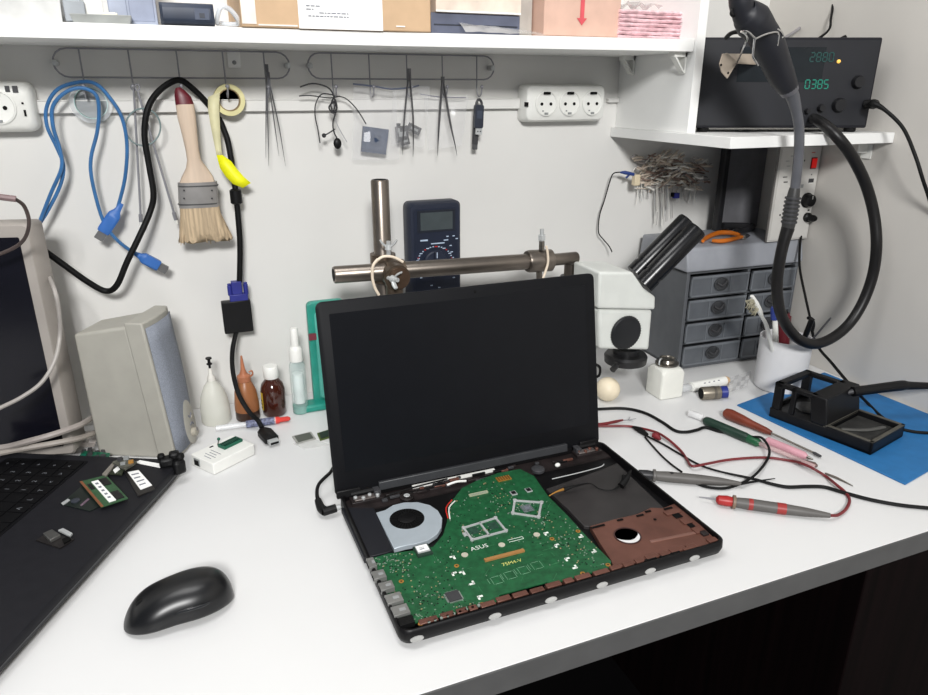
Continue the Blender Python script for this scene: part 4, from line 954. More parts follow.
# mouse
r = thing('mouse', 'black wireless mouse on the white bench in front of the open laptop', 'mouse', (-.045, .63, D))
a0 = P(130, 612, z=D+.012); a1 = P(229, 590, z=D+.012); 
mc = V((-.0495, .631, D)); ax = V((1, .10, 0)).normalized()
MM = frame(mc, ax, V((0, 0, 1)).cross(ax)); mblk = mat('mouse_black', (.06, .062, .07), .33, var=.04, spec=.5)
b = MB(); R = []; n = 32; NR = 26
for i in range(NR+1):
    t = .5-.5*math.cos(PI*i/NR); x = -.052+.104*t; e = abs(2*t-1)
    hw = .0305*max(.0, 1-e**2.9)**.5*(1-.07*math.exp(-((t-.42)/.16)**2))
    h = .0375*max(.02, 1-abs((t-.63)/.66)**2.2)**.60*max(.0, 1-e**7)**.45
    ring = []
    for k in range(n):
        a = 2*PI*k/n; c_, s_ = math.cos(a), math.sin(a)
        zz = .0012+.26*h+(.74*h*abs(s_)**.9 if s_ > 0 else -.26*h*abs(s_)**.7)
        ring.append((x*(1 if s_ > 0 else 1-.04*abs(s_)), hw*abs(c_)**.85*(1 if c_ > 0 else -1)*(1-.10*max(0, -s_)), zz))
    R.append(ring)
b.loft(R, mblk, True, MM); body_ = b.build('shell', r, ang=75, sub=1)
b = MB(); b.prism(rrect(.066, .034, .015, 6, 0, 0), .0003, .002, blackr, MM); b.build('base', r)
b = MB(); b.lathe([(.0045, -.003), (.0075, -.002), (.0075, .002), (.0045, .003)], blackr, M=frame(MM @ V((-.031, 0, .021)), MM.to_3x3() @ V((0, 0, 1)), MM.to_3x3() @ V((1, 0, 0))), seg=20); b.build('scroll_wheel', r)
b = MB(); b.tube([MM @ V((-.008, -.0262, .020)), MM @ V((.006, -.0285, .0215)), MM @ V((.020, -.0285, .0215)), MM @ V((.030, -.0255, .021))], [.0004, .0016, .0016, .0004], mat('mouse_button', (.11, .115, .125), .22), 8, 5); b.build('side_button', r)

# programmer box with green socket
r = thing('chip_programmer', 'small white box with a green lever socket near the speaker', 'programmer', DK(221, 455))
A_, B_, C_, D_ = [P(u, v, z=D+.016) for u, v in ((190.5, 455), (214, 465.5), (252, 445), (224, 431.5))]
ex = (B_-A_).normalized(); ey = V((0, 0, 1)).cross(ex)
PM = frame((A_.x, A_.y, D+.0005), ex, ey); lw_, ll_ = (B_-A_).length*.96, .070
b = MB(); b.prism(rrect(lw_, ll_, .002, 3, lw_/2, ll_/2), 0, .0168, whitep, PM); b.build('housing', r, bevel=.0012)
b = MB(); b.box((.0135, -.0004, .0085), (.012, .0012, .0105), greyp, PM); b.box((.0135, -.0012, .008), (.009, .0008, .0075), soot, PM); b.build('port', r)
b = MB(); zm = mat('socket_green', (.06, .36, .27), .45); b.box((lw_*.45, .050, .0190), (.015, .031, .004), zm, PM); b.box((lw_*.45, .050, .0212), (.0035, .028, .0008), mat('socket_gap', (.04, .22, .17), .5), PM)
for k in range(9):
    for s in (-1, 1): b.box((lw_*.45+s*.0045, .038+k*.003, .0212), (.003, .0012, .0008), soot, PM)
b.tube([PM @ V((lw_*.45-.010, .036, .018)), PM @ V((lw_*.45-.010, .039, .026))], .0008, steel, 8); b.sphere(PM @ V((lw_*.45-.010, .039, .027)), .0024, zm, 10, 6)
b.build('lever_socket', r, label='green chip socket with lever')
b = MB()
for k in range(4): b.box((lw_*.55-k*.001, .008+k*.0052, .0169), (lw_*(.45 if k % 2 else .3), .0009, .0003), ink, PM)
b.box((.006, .03, .0169), (.003, .006, .0003), soot, PM); b.build('printed_text', r)

# marker pen
r = thing('marker_pen', 'clear marker pen with a red end lying in front of the bottles', 'pen', DK(255, 425))
e0, e1 = V((.010, 1.030, D+.0062)), V((.121, 1.0225, D+.0062)); dv = (e1-e0)
b = MB(); b.tube([e0+dv*t for t in (0, .01, .40, .41, .42, .80)], [.003, .0045, .0045, .0058, .0058, .0058], clear2, 12); b.build('barrel', r)
b = MB(); b.tube([e0+dv*t for t in (.40, .405, .78, .785)], [.0045, .0059, .0059, .004], mat('pen_label', (.40, .42, .52), .5, var=.35, scale=300), 12); b.build('printed_label', r)
b = MB(); b.tube([e0+dv*t for t in (.785, .79, .84, .86, .97, 1)], [.004, .0055, .0055, .0040, .0040, .002], mat('pen_red', (.80, .25, .22), .4), 12); b.build('red_end', r, label='red end cap')

# bottles
def bottle(name, label, loc, parts, cat='bottle'):
    r = thing(name, label, cat, loc)
    return r
q = DK(217, 421); r = thing('dropper_bottle', 'frosted dropper bottle with a black pin in its tip beside the speaker', 'bottle', q)
milky = mat('milky_plastic', (.90, .90, .86), .4, alpha=.55, var=.02)
b = MB(); b.lathe([(.0215, .0006), (.0225, .003), (.0222, .025), (.0190, .045), (.0125, .061), (.0070, .068), (.0060, .071)], milky, o=q); b.build('body', r)
b = MB(); b.lathe([(.0064, .069), (.0060, .074), (.0035, .080), (.0022, .090)], mat('milky_tip', (.90, .89, .86), .4, alpha=.85), o=q, seg=16); b.build('nozzle', r)
b = MB(); b.lathe([(.0018, .088), (.0018, .095), (.0042, .096), (.0042, .0975), (.0022, .099), (.0022, .104), (.0046, .105), (.0046, .107), (0, .107)], black, o=q, seg=14); b.build('pin', r, label='black push pin')
q = DK(248.5, 418); r = thing('squeeze_bottle', 'amber squeeze bottle with a long tapered nozzle behind the black cable', 'bottle', q)
amber = mat('amber_plastic', (.62, .40, .25), .35, alpha=.86, var=.05); amberd = mat('dark_liquid', (.22, .14, .10), .35)
b = MB(); b.lathe([(.0175, 0.0007), (.0185, 0.0023), (.0185, 0.0171)], amberd, o=q); b.build('liquid', r)
b = MB(); b.lathe([(.0188, 0.0160), (.0188, 0.0251), (.0165, 0.0479), (.011, 0.0616), (.009, 0.0650)], amber, o=q); b.build('body', r)
b = MB(); b.lathe([(.0095, 0.0638), (.0105, 0.0650), (.0105, 0.0730), (.006, 0.0764), (.0035, 0.0844), (.0014, 0.1060), (.0, 0.1062)], mat('amber_nozzle', (.66, .42, .30), .4), o=q, seg=18); b.tube([q+V((.010, -.002, .071)), q+V((.0135, -.004, .075)), q+V((.0125, -.005, .081)), q+V((.008, -.006, .080))], .0014, mat('amber_nozzle', (.6, .4, .3)), 6, 4); b.build('nozzle', r)
q = DK(275, 413.5); r = thing('medicine_bottle', 'brown glass bottle with a white screw cap and yellow label', 'bottle', q)
b = MB(); b.lathe([(.0165, 0.0007), (.0185, 0.0037), (.0188, 0.0446), (.0165, 0.0533), (.0105, 0.0608), (.0105, 0.0657)], mat('brown_glass', (.24, .11, .075), .12, var=.03, spec=.7, coat=.3), o=q, seg=28); b.build('body', r)
b = MB(); b.lathe([(.0112, 0.0632), (.0118, 0.0645), (.0118, 0.0812), (.0105, 0.0831), (0, 0.0831)], whitep, o=q, seg=28); b.build('cap', r)
b = MB(); R = []
for z in (.012, .042):
    R.append([(q.x+.0191*math.cos(a), q.y+.0191*math.sin(a), q.z+z) for a in [PI*1.0+k*.12 for k in range(-3, 5)]])
b.loft(R, mat('yellow_label', (.80, .68, .22), .6), False, None, False)
for k in range(3): b.loft([[(q.x+.0193*math.cos(a), q.y+.0193*math.sin(a), q.z+z) for a in [PI*1.0+j*.12 for j in range(0, 4)]] for z in (.015+k*.006, .017+k*.006)], mat('label_ink', (.30, .25, .12), .6), False, None, False)
b.build('label', r)
q = DK(301, 412); r = thing('spray_bottle', 'slim clear spray bottle with a white pump and teal base', 'bottle', q)
b = MB(); b.lathe([(.0115, 0.0008), (.0125, 0.0027), (.0125, 0.0816), (.0095, 0.0898), (.0085, 0.0925)], mat('clear_bottle', (.82, .90, .89), .15, alpha=.3, spec=.8), o=q); b.build('body', r)
b = MB(); b.lathe([(.0122, 0.0014), (.0122, 0.0136)], mat('teal_base', (.30, .60, .54), .3, alpha=.8), o=q); b.build('base', r); b = MB(); b.lathe([(.0085, 0.0177), (.0085, 0.0680)], mat('inner_tube', (.92, .94, .93), .4), o=q); b.build('inner_tube', r)
b = MB(); b.lathe([(.0105, 0.0898), (.0105, 0.1088), (.009, 0.1115), (.0062, 0.1142), (.0062, 0.1414), (.005, 0.1435), (0, 0.1435)], whitep, o=q, seg=20); b.build('pump', r)
# teal blister case behind the laptop lid
teal = mat('teal_plastic', (.16, .60, .53), .35, alpha=.8, var=.06); r = thing('teal_case', 'translucent teal plastic case standing behind the left edge of the laptop lid', 'case', (.19, 1.065, D))
x0 = P(314, 400, y=1.065).x; x1 = x0+.06; zt = P(313, 302, y=1.065).z; b = MB(); M = frame((0, 1.075, 0), (1, 0, 0), (0, 0, 1))
b.prism(rrect(x1-x0, zt-D-.001, .008, 5, (x0+x1)/2, (zt+D+.001)/2), 0, .012, teal, M); b.build('shell', r, bevel=.002)
b = MB(); b.prism(rrect(x1-x0-.012, zt-D-.03, .006, 4, (x0+x1)/2+.004, (zt+D)/2), .012, .018, mat('teal_light', (.38, .74, .68), .25, alpha=.8), M); b.build('blister', r, bevel=.003)
b = MB(); b.bb((x0-.001, 1.058, D+.118), (x0+.020, 1.0628, D+.128), mat('dark_red_band', (.45, .20, .24), .5)); b.build('red_band', r)
b = MB(); b.prism(rrect(.05, .03, .01, 5, x0-.002, 1.058), D+.0004, D+.012, teal); b.build('base', r, bevel=.003)

# loose square chips
def chip(u0, v0, quad, label, col, win):
    Q = [DK(u, v, .0022) for u, v in quad]; b = MB(); lo = [V((q.x, q.y, D+.0004)) for q in Q]
    if sum((Q[i].x*Q[(i+1) % 4].y-Q[(i+1) % 4].x*Q[i].y) for i in range(4)) < 0: Q = Q[::-1]; lo = lo[::-1]
    b.loft([lo, Q], col); ce = sum(Q, V())/4; b.loft([[ce+(p-ce)*.8+V((0, 0, .0001)) for p in Q], [ce+(p-ce)*.8+V((0, 0, .0006)) for p in Q]], win)
    return tag(b.build('square_chip'), label, 'chip', 'loose chips by the laptop lid')
chip(0, 0, [(292, 436), (311, 431.5), (316, 438.5), (297, 443.5)], 'grey-framed square chip lying left of the laptop lid', mat('chip_frame', (.62, .62, .60), .5), mat('chip_dark', (.30, .31, .28), .4))
chip(0, 0, [(317, 433), (332, 428.5), (336, 435), (320, 440)], 'dark green square chip half hidden by the laptop lid', mat('chip_green', (.30, .36, .16), .5), mat('chip_dark2', (.14, .15, .12), .4))
b = MB(); Q = [DK(u, v, .0004) for u, v in ((293, 444), (314, 439), (330, 445), (304, 449))]; b.loft([[q+V((0, 0, 0)) for q in Q[::-1]], [q+V((0, 0, .0008)) for q in Q[::-1]]], mat('bag_film', (.93, .93, .92), .2, alpha=.4)); tag(b.build('film_bag'), 'flat clear film lying under the loose square chips', 'film')
# ================================================================== behind the laptop lid
# multimeter
mf = 1.092; x0 = P(408.5, 205, y=mf).x; x1 = P(461.5, 205, y=mf).x; zt = P(434, 202, y=mf).z; zb = zt-.188
r = thing('multimeter', 'dark navy multimeter leaning on the wall behind the steel rods', 'multimeter', ((x0+x1)/2, 1.11, zb))
navy = mat('meter_navy', (.12, .145, .21), .5, var=.05); navy2 = mat('meter_panel', (.09, .12, .19), .45); mw, mh = x1-x0, zt-zb
MM2 = frame((x0, mf, zb), (1, 0, 0), (0, 0, 1)); b = MB(); R = []
for ins, z in ((.004, -.0365), (0, -.030), (0, -.006), (.0035, 0)):
    R.append([(p[0], p[1], z) for p in rrect(mw-2*ins, mh-2*ins, .009, 5, mw/2, mh/2)])
b.loft(R, navy, True, MM2); b.build('case', r, ang=40)
b = MB(); b.prism(rrect(mw-.016, mh-.018, .005, 4, mw/2, mh/2-.001), -.001, .0008, navy2, MM2); b.build('face_plate', r)
b = MB(); b.box((mw/2+.001, mh-.031, .001), (mw-.026, .036, .0014), mat('lcd_frame', (.10, .12, .16), .4), MM2); b.box((mw/2+.001, mh-.031, .0018), (mw-.036, .029, .0008), mat('lcd_grey', (.25, .28, .29), .3), MM2); b.build('display', r, label='grey display window')
wm = mat('meter_print', (.68, .74, .82), .6); b = MB()
b.box((mw*.27, mh-.062, .0012), (.013, .0025, .0006), wm, MM2); b.box((mw*.53, mh-.0685, .0012), (.024, .0018, .0006), wm, MM2); b.box((mw*.69, mh-.064, .0012), (.008, .0016, .0006), wm, MM2 @ Matrix.Identity(4))
for k in range(26):
    a = PI*(-.15+1.3*k/25); rad_ = .031; b.box((mw*.47+rad_*math.cos(a), mh-.100+rad_*.85*math.sin(a), .0012), (.0026 if k % 3 else .005, .0016, .0005), wm if k % 4 else red, MM2)
for k, (x, y) in enumerate(((.72, .058), (.84, .058), (.9, .063), (.78, .074), (.80, .085), (.16, .092), (.2, .098), (.82, .095), (.2, .125), (.75, .12), (.84, .13), (.4, .14), (.55, .145))): b.box((mw*x, mh-y, .0012), (.004, .0016, .0005), wm, MM2)
b.build('printed_scale', r, label='pale printed scale marks')
b = MB(); b.lathe([(.021, .0006), (.0205, .006), (.018, .008), (0, .008)], navy, M=MM2 @ Matrix.Translation((mw*.47, mh-.100, 0)), seg=30); b.box((mw*.47, mh-.100, .010), (.007, .038, .006), navy, MM2); b.box((mw*.47, mh-.086, .0132), (.0015, .01, .0005), wm, MM2); b.build('dial', r, bevel=.0008)
b = MB()
for k in range(3): b.lathe([(.0065, .0006), (.0065, .0018), (.004, .0018), (.0036, .0002), (0, .0002)], (blackr, blackr, red)[k], M=MM2 @ Matrix.Translation((mw*(.25+.25*k), .018, 0)), seg=18)
b.build('jack', r)

# boom stand
r = thing('boom_stand', 'steel rod stand with crossed tubes and clamps behind the laptop lid', 'stand', (.2755, 1.0, D))
tubem = mat('bare_steel_tube', (.46, .43, .40), .34, .85, var=.12, scale=14); vx = P(380.5, 200, y=1.0).x; vz = P(380, 179.5, y=1.0).z
b = MB(); b.tube([(vx, 1.0, D+.012), (vx, 1.0, vz-.002), (vx, 1.0, vz)], [.0131, .0131, .0118], tubem, 28); b.cyl((vx, 1.0, vz), (vx, 1.0, vz+.0003), .009, soot, seg=20); b.build('upright_rod', r)
b = MB(); b.prism(rrect(.11, .14, .012, 4, vx, .985), D+.0004, D+.012, dgrey); b.build('base_plate', r, bevel=.002)
hy = .972; ha = P(333.5, 275, y=hy); hb_ = P(577, 257.5, y=hy); hz = (ha.z+hb_.z)/2; b = MB(); 
b.tube([(ha.x, hy, ha.z), (ha.x+.002, hy, ha.z), (hb_.x-.045, hy, hb_.z)], [.0115, .0125, .0125], tubem, 28); b.cyl((ha.x-.0003, hy, ha.z), (ha.x, hy, ha.z), .009, soot, seg=20)
b.tube([(hb_.x-.05, hy, hb_.z), (hb_.x-.002, hy, hb_.z), (hb_.x, hy, hb_.z)], [.0098, .0098, .0085], tubem, 24); b.build('cross_rod', r)
b = MB(); c0 = P(386, 276, y=hy-.02); clm = mat('clamp_brown_steel', (.40, .35, .30), .4, .7, var=.15)
b.tube([(vx-.006, hy-.004, c0.z), (vx+.022, hy-.004, c0.z)], .0185, clm, 24); b.cyl((vx+.006, hy+.02, c0.z), (vx+.006, hy-.026, c0.z-.003), .019, clm, seg=28); b.cyl((vx+.008, hy-.026, c0.z-.003), (vx+.008, hy-.030, c0.z-.003), .0155, mat('clamp_face', (.34, .27, .22), .4, .6, var=.2), seg=28)
b.cyl((vx, 1.0, c0.z-.02), (vx, 1.0, c0.z+.022), .019, clm, seg=24); b.cyl((vx+.005, hy-.012, c0.z-.055), (vx+.005, hy-.012, c0.z), .0125, clm, seg=20); b.build('clamp', r)
def wingnut(c, d, u_, name='wing_nut'):
    d = V(d).normalized(); s = V(u_).normalized(); b = MB(); b.cyl(c-d*.012, c+d*.010, .0032, silver, seg=12); b.cyl(c-d*.002, c+d*.005, .0055, silver, r2=.004, seg=14)
    for k in (-1, 1):
        b.tube([c+d*.002+s*(.003*k), c+d*.006+s*(.008*k), c+d*.012+s*(.012*k)], [.003, .0036, .0028], silver, 10, 4, flat=.5)
    b.build(name, r)
wingnut(P(388.5, 248, y=hy-.012), (0, -.1, 1), (1, -.4, 0)); wingnut(P(393, 279, y=hy-.034), (.5, -1, .0), (.45, .2, 1))
b = MB(); cu = mat('rubber_band', (.88, .82, .74), .55)
b.tube([P(u, v, y=hy-.034) for u, v in ((378, 259), (373, 266), (372.5, 278), (375, 288), (379, 295))], .0021, cu, 8, 4); b.tube([P(u, v, y=hy-.032) for u, v in ((374, 264), (382, 257), (393, 257), (403, 262))], .0020, cu, 8, 4); b.build('rubber_band', r, label='cream rubber band')
b = MB(); a, c = P(527, 261.5, y=hy), P(552.5, 260, y=hy); b.tube([(a.x, hy, a.z), (a.x+.003, hy, a.z), (c.x-.004, hy, c.z), (c.x, hy, c.z)], [.0165, .0178, .0178, .012], tubem, 28); b.cyl(P(539, 270, y=hy), P(540, 300, y=hy), .0048, tubem, seg=14); b.build('collar', r)
b = MB(); b.cyl(P(541.5, 250, y=hy-.005), P(542, 229, y=hy-.005), .0032, silver, seg=12); b.cyl(P(541.8, 240, y=hy-.005), P(541.9, 235, y=hy-.005), .0062, silver, seg=6); b.cyl(P(541.6, 250, y=hy-.005), P(541.7, 241, y=hy-.005), .0045, steel, seg=14); b.build('clamp_screw', r)
b = MB(); b.tube([P(u, v, y=hy-.020) for u, v in ((546, 246), (547.5, 252), (548, 262), (546, 270), (543, 278))], .0020, cu, 8, 4); b.build('rubber_band', r, label='cream rubber band')
px_ = P(570, 275, y=.985); b = MB(); b.cyl((px_.x, .985, P(570, 263, y=.985).z), (px_.x, .985, D+.10), .0105, tubem, seg=20); b.build('hanging_post', r)

# microscope
my = .885; r = thing('stereo_microscope', 'white stereo microscope head with black eyepiece tubes right of the laptop lid', 'microscope', (.65, .92, D+.09))
mwht = mat('microscope_white', (.82, .83, .81), .4, var=.02)
def XZ(pts, y): return [(p.x, p.z) for p in (P(u, v, y=y) for u, v in pts)]
def yprism(b, poly, y0, y1, m_):
    M = frame((0, 0, 0), (1, 0, 0), (0, 0, 1)); b.prism(poly, -y1, -y0, m_, M)   # local z looks towards the viewer
b = MB(); yprism(b, XZ([(599.5, 272), (633, 272), (644, 288), (656, 297), (655.5, 310), (598, 309)], my), my, my+.078, mwht); b.build('head', r, bevel=.004, seg=3)
b = MB(); yprism(b, XZ([(600, 310), (654, 310.5), (650.5, 351), (600.5, 350)], my), my+.003, my+.072, mwht); b.build('zoom_body', r, bevel=.005, seg=3)
kc = P(626.5, 333, y=my); KMx = frame((kc.x, my+.004, kc.z), (1, 0, 0), (0, 0, 1)); b = MB(); b.lathe([(.0265, -.004), (.0275, -.002), (.0275, .004), (.0262, .0055), (.0235, .0045), (0, .0045)], mat('knob_black', (.09, .095, .105), .5), M=KMx, seg=40)
for k in range(40):
    a = 2*PI*k/40; b.box((.0276*math.cos(a), .0276*math.sin(a), .001), (.0014, .0014, .006), mat('knob_black', (.1, .1, .1)), KMx)
b.build('zoom_knob', r, label='round black zoom knob')
oc = P(626, 352, y=my+.036); b = MB(); ringm = mat('ring_lamp', (.12, .12, .125), .35)
b.lathe([(.030, -.016), (.035, -.015), (.036, -.004), (.033, .0), (.022, .001), (.022, .010)], ringm, o=(oc.x, my+.036, oc.z-.002), seg=36); b.lathe([(.029, -.0165), (.018, -.0165)], mat('lens_glass', (.3, .32, .34), .1), o=(oc.x, my+.036, oc.z-.002), seg=30); b.cyl((oc.x-.036, my+.01, oc.z-.01), (oc.x-.046, my+.005, oc.z-.014), .005, ringm, seg=12); b.build('objective_ring', r, label='dark ring below the head')
etm = mat('eyepiece_black', (.045, .048, .06), .26, spec=.45)
for (a, c, y) in (((640.5, 268), (687.5, 220.5), .940), ((649, 279), (697.5, 229), .893)):
    A_, C_ = P(*a, y=y), P(*c, y=y-.012); d = C_-A_; b = MB(); b.tube([A_-d*.12, A_+d*.05, A_+d*.052, A_+d*.10, A_+d*.102, A_+d*.97, C_], [.0165, .0165, .015, .015, .0162, .0162, .0150], etm, 30); b.cyl(C_, C_+d.normalized()*.0004, .012, mat('lens_dark', (.15, .16, .2), .1), seg=24); b.build('eyepiece', r, label='glossy black eyepiece tube')
b = MB(); b.cyl((px_.x+.012, .965, D+.185), (P(600, 290, y=.95).x+.02, .945, D+.185), .009, dgrey, seg=18); b.cyl((px_.x, .985, D+.17), (px_.x, .985, D+.20), .016, dgrey, seg=20); b.bb((px_.x, .96, D+.176), (px_.x+.02, .985, D+.194), dgrey); b.build('mounting_arm', r)

# frosted jar, ball, tubes
q = DK(662, 400.5)+V((.0195, .0215, 0)); r = thing('solvent_jar', 'square frosted jar with a metal pump cap in front of the microscope', 'jar', (q.x, q.y, D))
M = Matrix.Translation((q.x, q.y, D)) @ Matrix.Rotation(-.03, 4, 'Z'); b = MB(); R = []
for w_, z, rr_ in ((.042, .0005, .004), (.0450, .002, .004), (.0450, .045, .004), (.042, .050, .008), (.032, .0545, .0155), (.030, .057, .0148)):
    R.append([(p[0], p[1], z) for p in rrect(w_, w_, rr_, 5)])
b.loft(R, frost, True, M); b.build('bottle', r, ang=30)
b = MB(); cc = V((q.x, q.y, D)); b.lathe([(.0175, .055), (.0195, .056), (.0195, .0585), (.013, .0595), (.011, .064), (.0135, .0665), (.0115, .0665), (.0095, .0645), (0, .064)], mat('pump_metal', (.52, .50, .47), .28, .9), o=cc, seg=28); b.tube([cc+V((-.017, -.004, .057)), cc+V((-.021, -.006, .061)), cc+V((-.018, -.004, .067)), cc+V((-.013, -.001, .067))], .0013, silver, 8, 4); b.build('pump_cap', r)
q = P(608.5, 380, y=.905); b = MB(); b.sphere((q.x, q.y, D+.0206), .0204, mat('cream_ball', (.88, .83, .73), .45, var=.03), 28, 16); tag(b.build('cream_ball', ang=80), 'cream ball on the bench below the microscope head', 'ball')
b = MB(); e = P(597, 371, y=.87); b.tube([e+V((-.012, .03, -.02)), e+V((.001, .0, -.010)), e+V((.004, -.002, .004)), e+V((-.004, .0, .012)), e+V((-.014, .02, .01))], .0022, blackr, 8, 5); b.tube([e+V((-.012, .03, -.02)), V((e.x-.02, e.y+.05, D+.003))], .0022, blackr, 8); tag(b.build('looped_cable'), 'black cable loop peeking out right of the laptop lid', 'cable')
r = thing('glue_tube', 'white glue tube with a clear cap lying before the drawer cabinet', 'tube', DK(705, 381))
a, c = DK(691, 387, .009), DK(727, 380, .009); d = c-a; b = MB(); b.tube([a, a+d*.02, a+d*.92, a+d*.97, c], [.004, .0082, .0084, .0075, .006], whitep, 18); b.build('barrel', r); b = MB(); b.tube([a+d*.93, a+d*.97, c+d*.03], [.0083, .0077, .0055], mat('tan_end', (.78, .66, .52), .5), 16); b.build('end_cap', r); b = MB(); b.tube([a-d*.30, a-d*.28, a-d*.08, a], [.005, .0068, .0068, .004], clear2, 16); b.build('nozzle_cap', r)
b = MB()
for k in range(4): b.box(a+d*(.3+.13*k)+V((0, -.006, .0055)), (.0035, .0008, .002), ink)
b.build('printed_text', r)
r = thing('metal_vial', 'short open metal ring vial lying in front of the glue tube', 'vial', DK(709, 394))
a, c = DK(701, 393.5, .0115), DK(719, 392.5, .0115); d = c-a; b = MB(); b.tube([a, a+d*.05, c], [.0104, .0112, .0112], mat('vial_metal', (.55, .52, .47), .35, .7, var=.15), 22); b.tube([a+d*.62, a+d*.75], [.0115, .0115], mat('vial_band', (.45, .43, .40), .4, .7), 22); b.build('barrel', r); b = MB(); b.cyl(a-d*.02, a+d*.02, .009, soot, seg=18); b.build('opening', r)
a = DK(724, 392, .0105); b = MB(); d = V((.9, -.45, .1)).normalized(); b.tube([a-d*.006, a-d*.005, a+d*.005, a+d*.006], [.008, .0103, .0103, .008], mat('cap_blue', (.14, .19, .50), .4), 20); tag(b.build('blue_stopper'), 'small dark blue cap next to the metal ring vial', 'stopper')
b = MB(); random.seed(21); g = []
for i in range(5): g.append([DK(727+j*4+i, 393-i*4-j*1.2, .0015+.007*abs(math.sin(1.9*j+1.3*i))) for j in range(6)])
b.loft(g, mat('film_grey', (.85, .85, .85), .15, alpha=.5, spec=.8), False, None, False); tag(b.build('clear_pouch', ang=10), 'crumpled clear pouch between the blue cap and the white cup', 'pouch')

# ------------------------------------------------------------------ drawer cabinet
cx0, cy0, cth, cw, ch_, cdp = .8190, .9656, -.05, .247, .188, .146
DM = rotz(cth, (cx0, cy0, D+.0006)); r = thing('drawer_cabinet', 'grey parts cabinet with two columns of smoky clear drawers', 'drawer cabinet', (cx0, cy0, D))
cab_m = mat('cabinet_grey', (.34, .35, .365), .5, var=.04); lidg = mat('cabinet_lid', (.565, .575, .60), .45, var=.03); smoke = mat('smoky_drawer', (.37, .385, .405), .3, alpha=.9, var=.06, spec=.6); inner = mat('drawer_contents', (.20, .21, .22), .6, var=.3, scale=60); edge_l = mat('drawer_edge', (.42, .435, .455), .35)
b = MB(); b.bb((0, .006, 0), (cw, cdp, .006), cab_m, DM); b.bb((0, .002, 0), (.007, cdp, ch_), cab_m, DM); b.bb((cw-.007, .002, 0), (cw, cdp, ch_), cab_m, DM); b.bb((0, cdp-.004, 0), (cw, cdp, ch_), cab_m, DM); b.bb((0, .004, ch_-.006), (cw, cdp, ch_), cab_m, DM)
rowh = (ch_-.012)/4; xm = .136
b.bb((xm-.003, .004, .006), (xm+.003, cdp-.004, ch_-.006), cab_m, DM)
for k in range(1, 4): b.bb((.007, .004, .006+rowh*k-.0015), (cw-.007, cdp-.004, .006+rowh*k+.0015), cab_m, DM)
b.build('cabinet_body', r, bevel=.001)
b = MB(); prof = [(-.004, ch_), (-.004, ch_+.010), (.004, ch_+.040), (.008, ch_+.042), (cdp-.004, ch_+.042), (cdp+.002, ch_+.004), (cdp+.002, ch_)]
b.loft([[(x, p[0], p[1]) for p in prof] for x in (-.006, cw+.002)], lidg, True, DM)
b.bb((-.0062, -.0048, ch_+.0145), (cw+.002, .004, ch_+.0155), mat('lid_line', (.45, .46, .48), .5), DM @ Matrix.Identity(4)) if False else None
b.build('lid', r, bevel=.003, seg=3, label='lighter grey lid tray on top')
for k in range(4):
    for (xa, xb) in ((.009, xm-.005), (xm+.005, cw-.009)):
        z0 = .006+rowh*k+.003; z1 = .006+rowh*(k+1)-.003; mid = (xa+xb)/2
        b = MB(); b.bb((xa, -.001, z0), (xb, .003, z1), smoke, DM); b.bb((xa, .003, z0), (xb, cdp-.02, z0+.002), inner, DM)
        b.bb((xa-.001, -.003, z1-.0045), (xb+.001, .002, z1), edge_l, DM); b.bb((xa-.001, -.002, z0), (xb+.001, .002, z0+.003), edge_l, DM); b.bb((xa-.001, -.002, z0), (xa+.0015, .002, z1), edge_l, DM); b.bb((xb-.0015, -.002, z0), (xb+.001, .002, z1), edge_l, DM)
        b.bb((xa+.006, .006, z0+.002), (xb-.010, cdp-.03, z0+rowh*random.uniform(.3, .7)), inner, DM)
        dr = b.build('drawer', r)
        b = MB(); hx = mid+.002; b.lathe([(.0155, -.0005), (.0155, .002), (.013, .0022), (.0118, .0005), (.0, .0005)], mat('pull_dark', (.22, .225, .235), .35), M=DM @ frame((hx, -.0018, (z0+z1)/2+.001), (1, 0, 0), (0, 0, 1)) @ Matrix.Diagonal((1, .82, 1, 1)), seg=24)
        b.bb((hx-.021, -.0026, z0+.004), (hx-.0195, 0, z1-.005), edge_l, DM); b.bb((hx+.0195, -.0026, z0+.004), (hx+.021, 0, z1-.005), edge_l, DM); b.tube([DM @ V((hx-.010, -.004, (z0+z1)/2+.004)), DM @ V((hx, -.007, (z0+z1)/2-.001)), DM @ V((hx+.010, -.004, (z0+z1)/2+.006))], .0018, dgrey, 8, 4); b.build('pull', dr, label='dark round finger pull')
CT = D+.0006+ch_+.042      # top of the cabinet lid
def CP(u, v, h=0): return P(u, v, z=CT+h)
# orange cutters
r = thing('side_cutters', 'orange-handled side cutters lying on top of the drawer cabinet', 'cutters', CP(725, 238))
om = mat('orange_grip', (.78, .42, .10), .45); s0 = CP(743, 236.5, .006)
b = MB(); b.tube([s0, CP(732, 233, .008), CP(718, 233, .008), CP(706, 238, .006), CP(703, 241, .006)], [.003, .0042, .0045, .0042, .003], om, 10, 5); b.build('handle', r); b = MB(); b.tube([s0, CP(733, 239, .006), CP(722, 241, .006), CP(712, 240.5, .006)], [.003, .004, .0042, .003], om, 10, 5); b.build('handle', r)
b = MB(); b.cyl(s0+V((0, 0, -.005)), s0+V((0, 0, .004)), .005, steel, seg=14); b.tube([s0, s0+V((.012, .004, 0)), s0+V((.022, .006, -.001))], [.005, .0045, .001], dgrey, 8, 2); b.build('jaw', r)
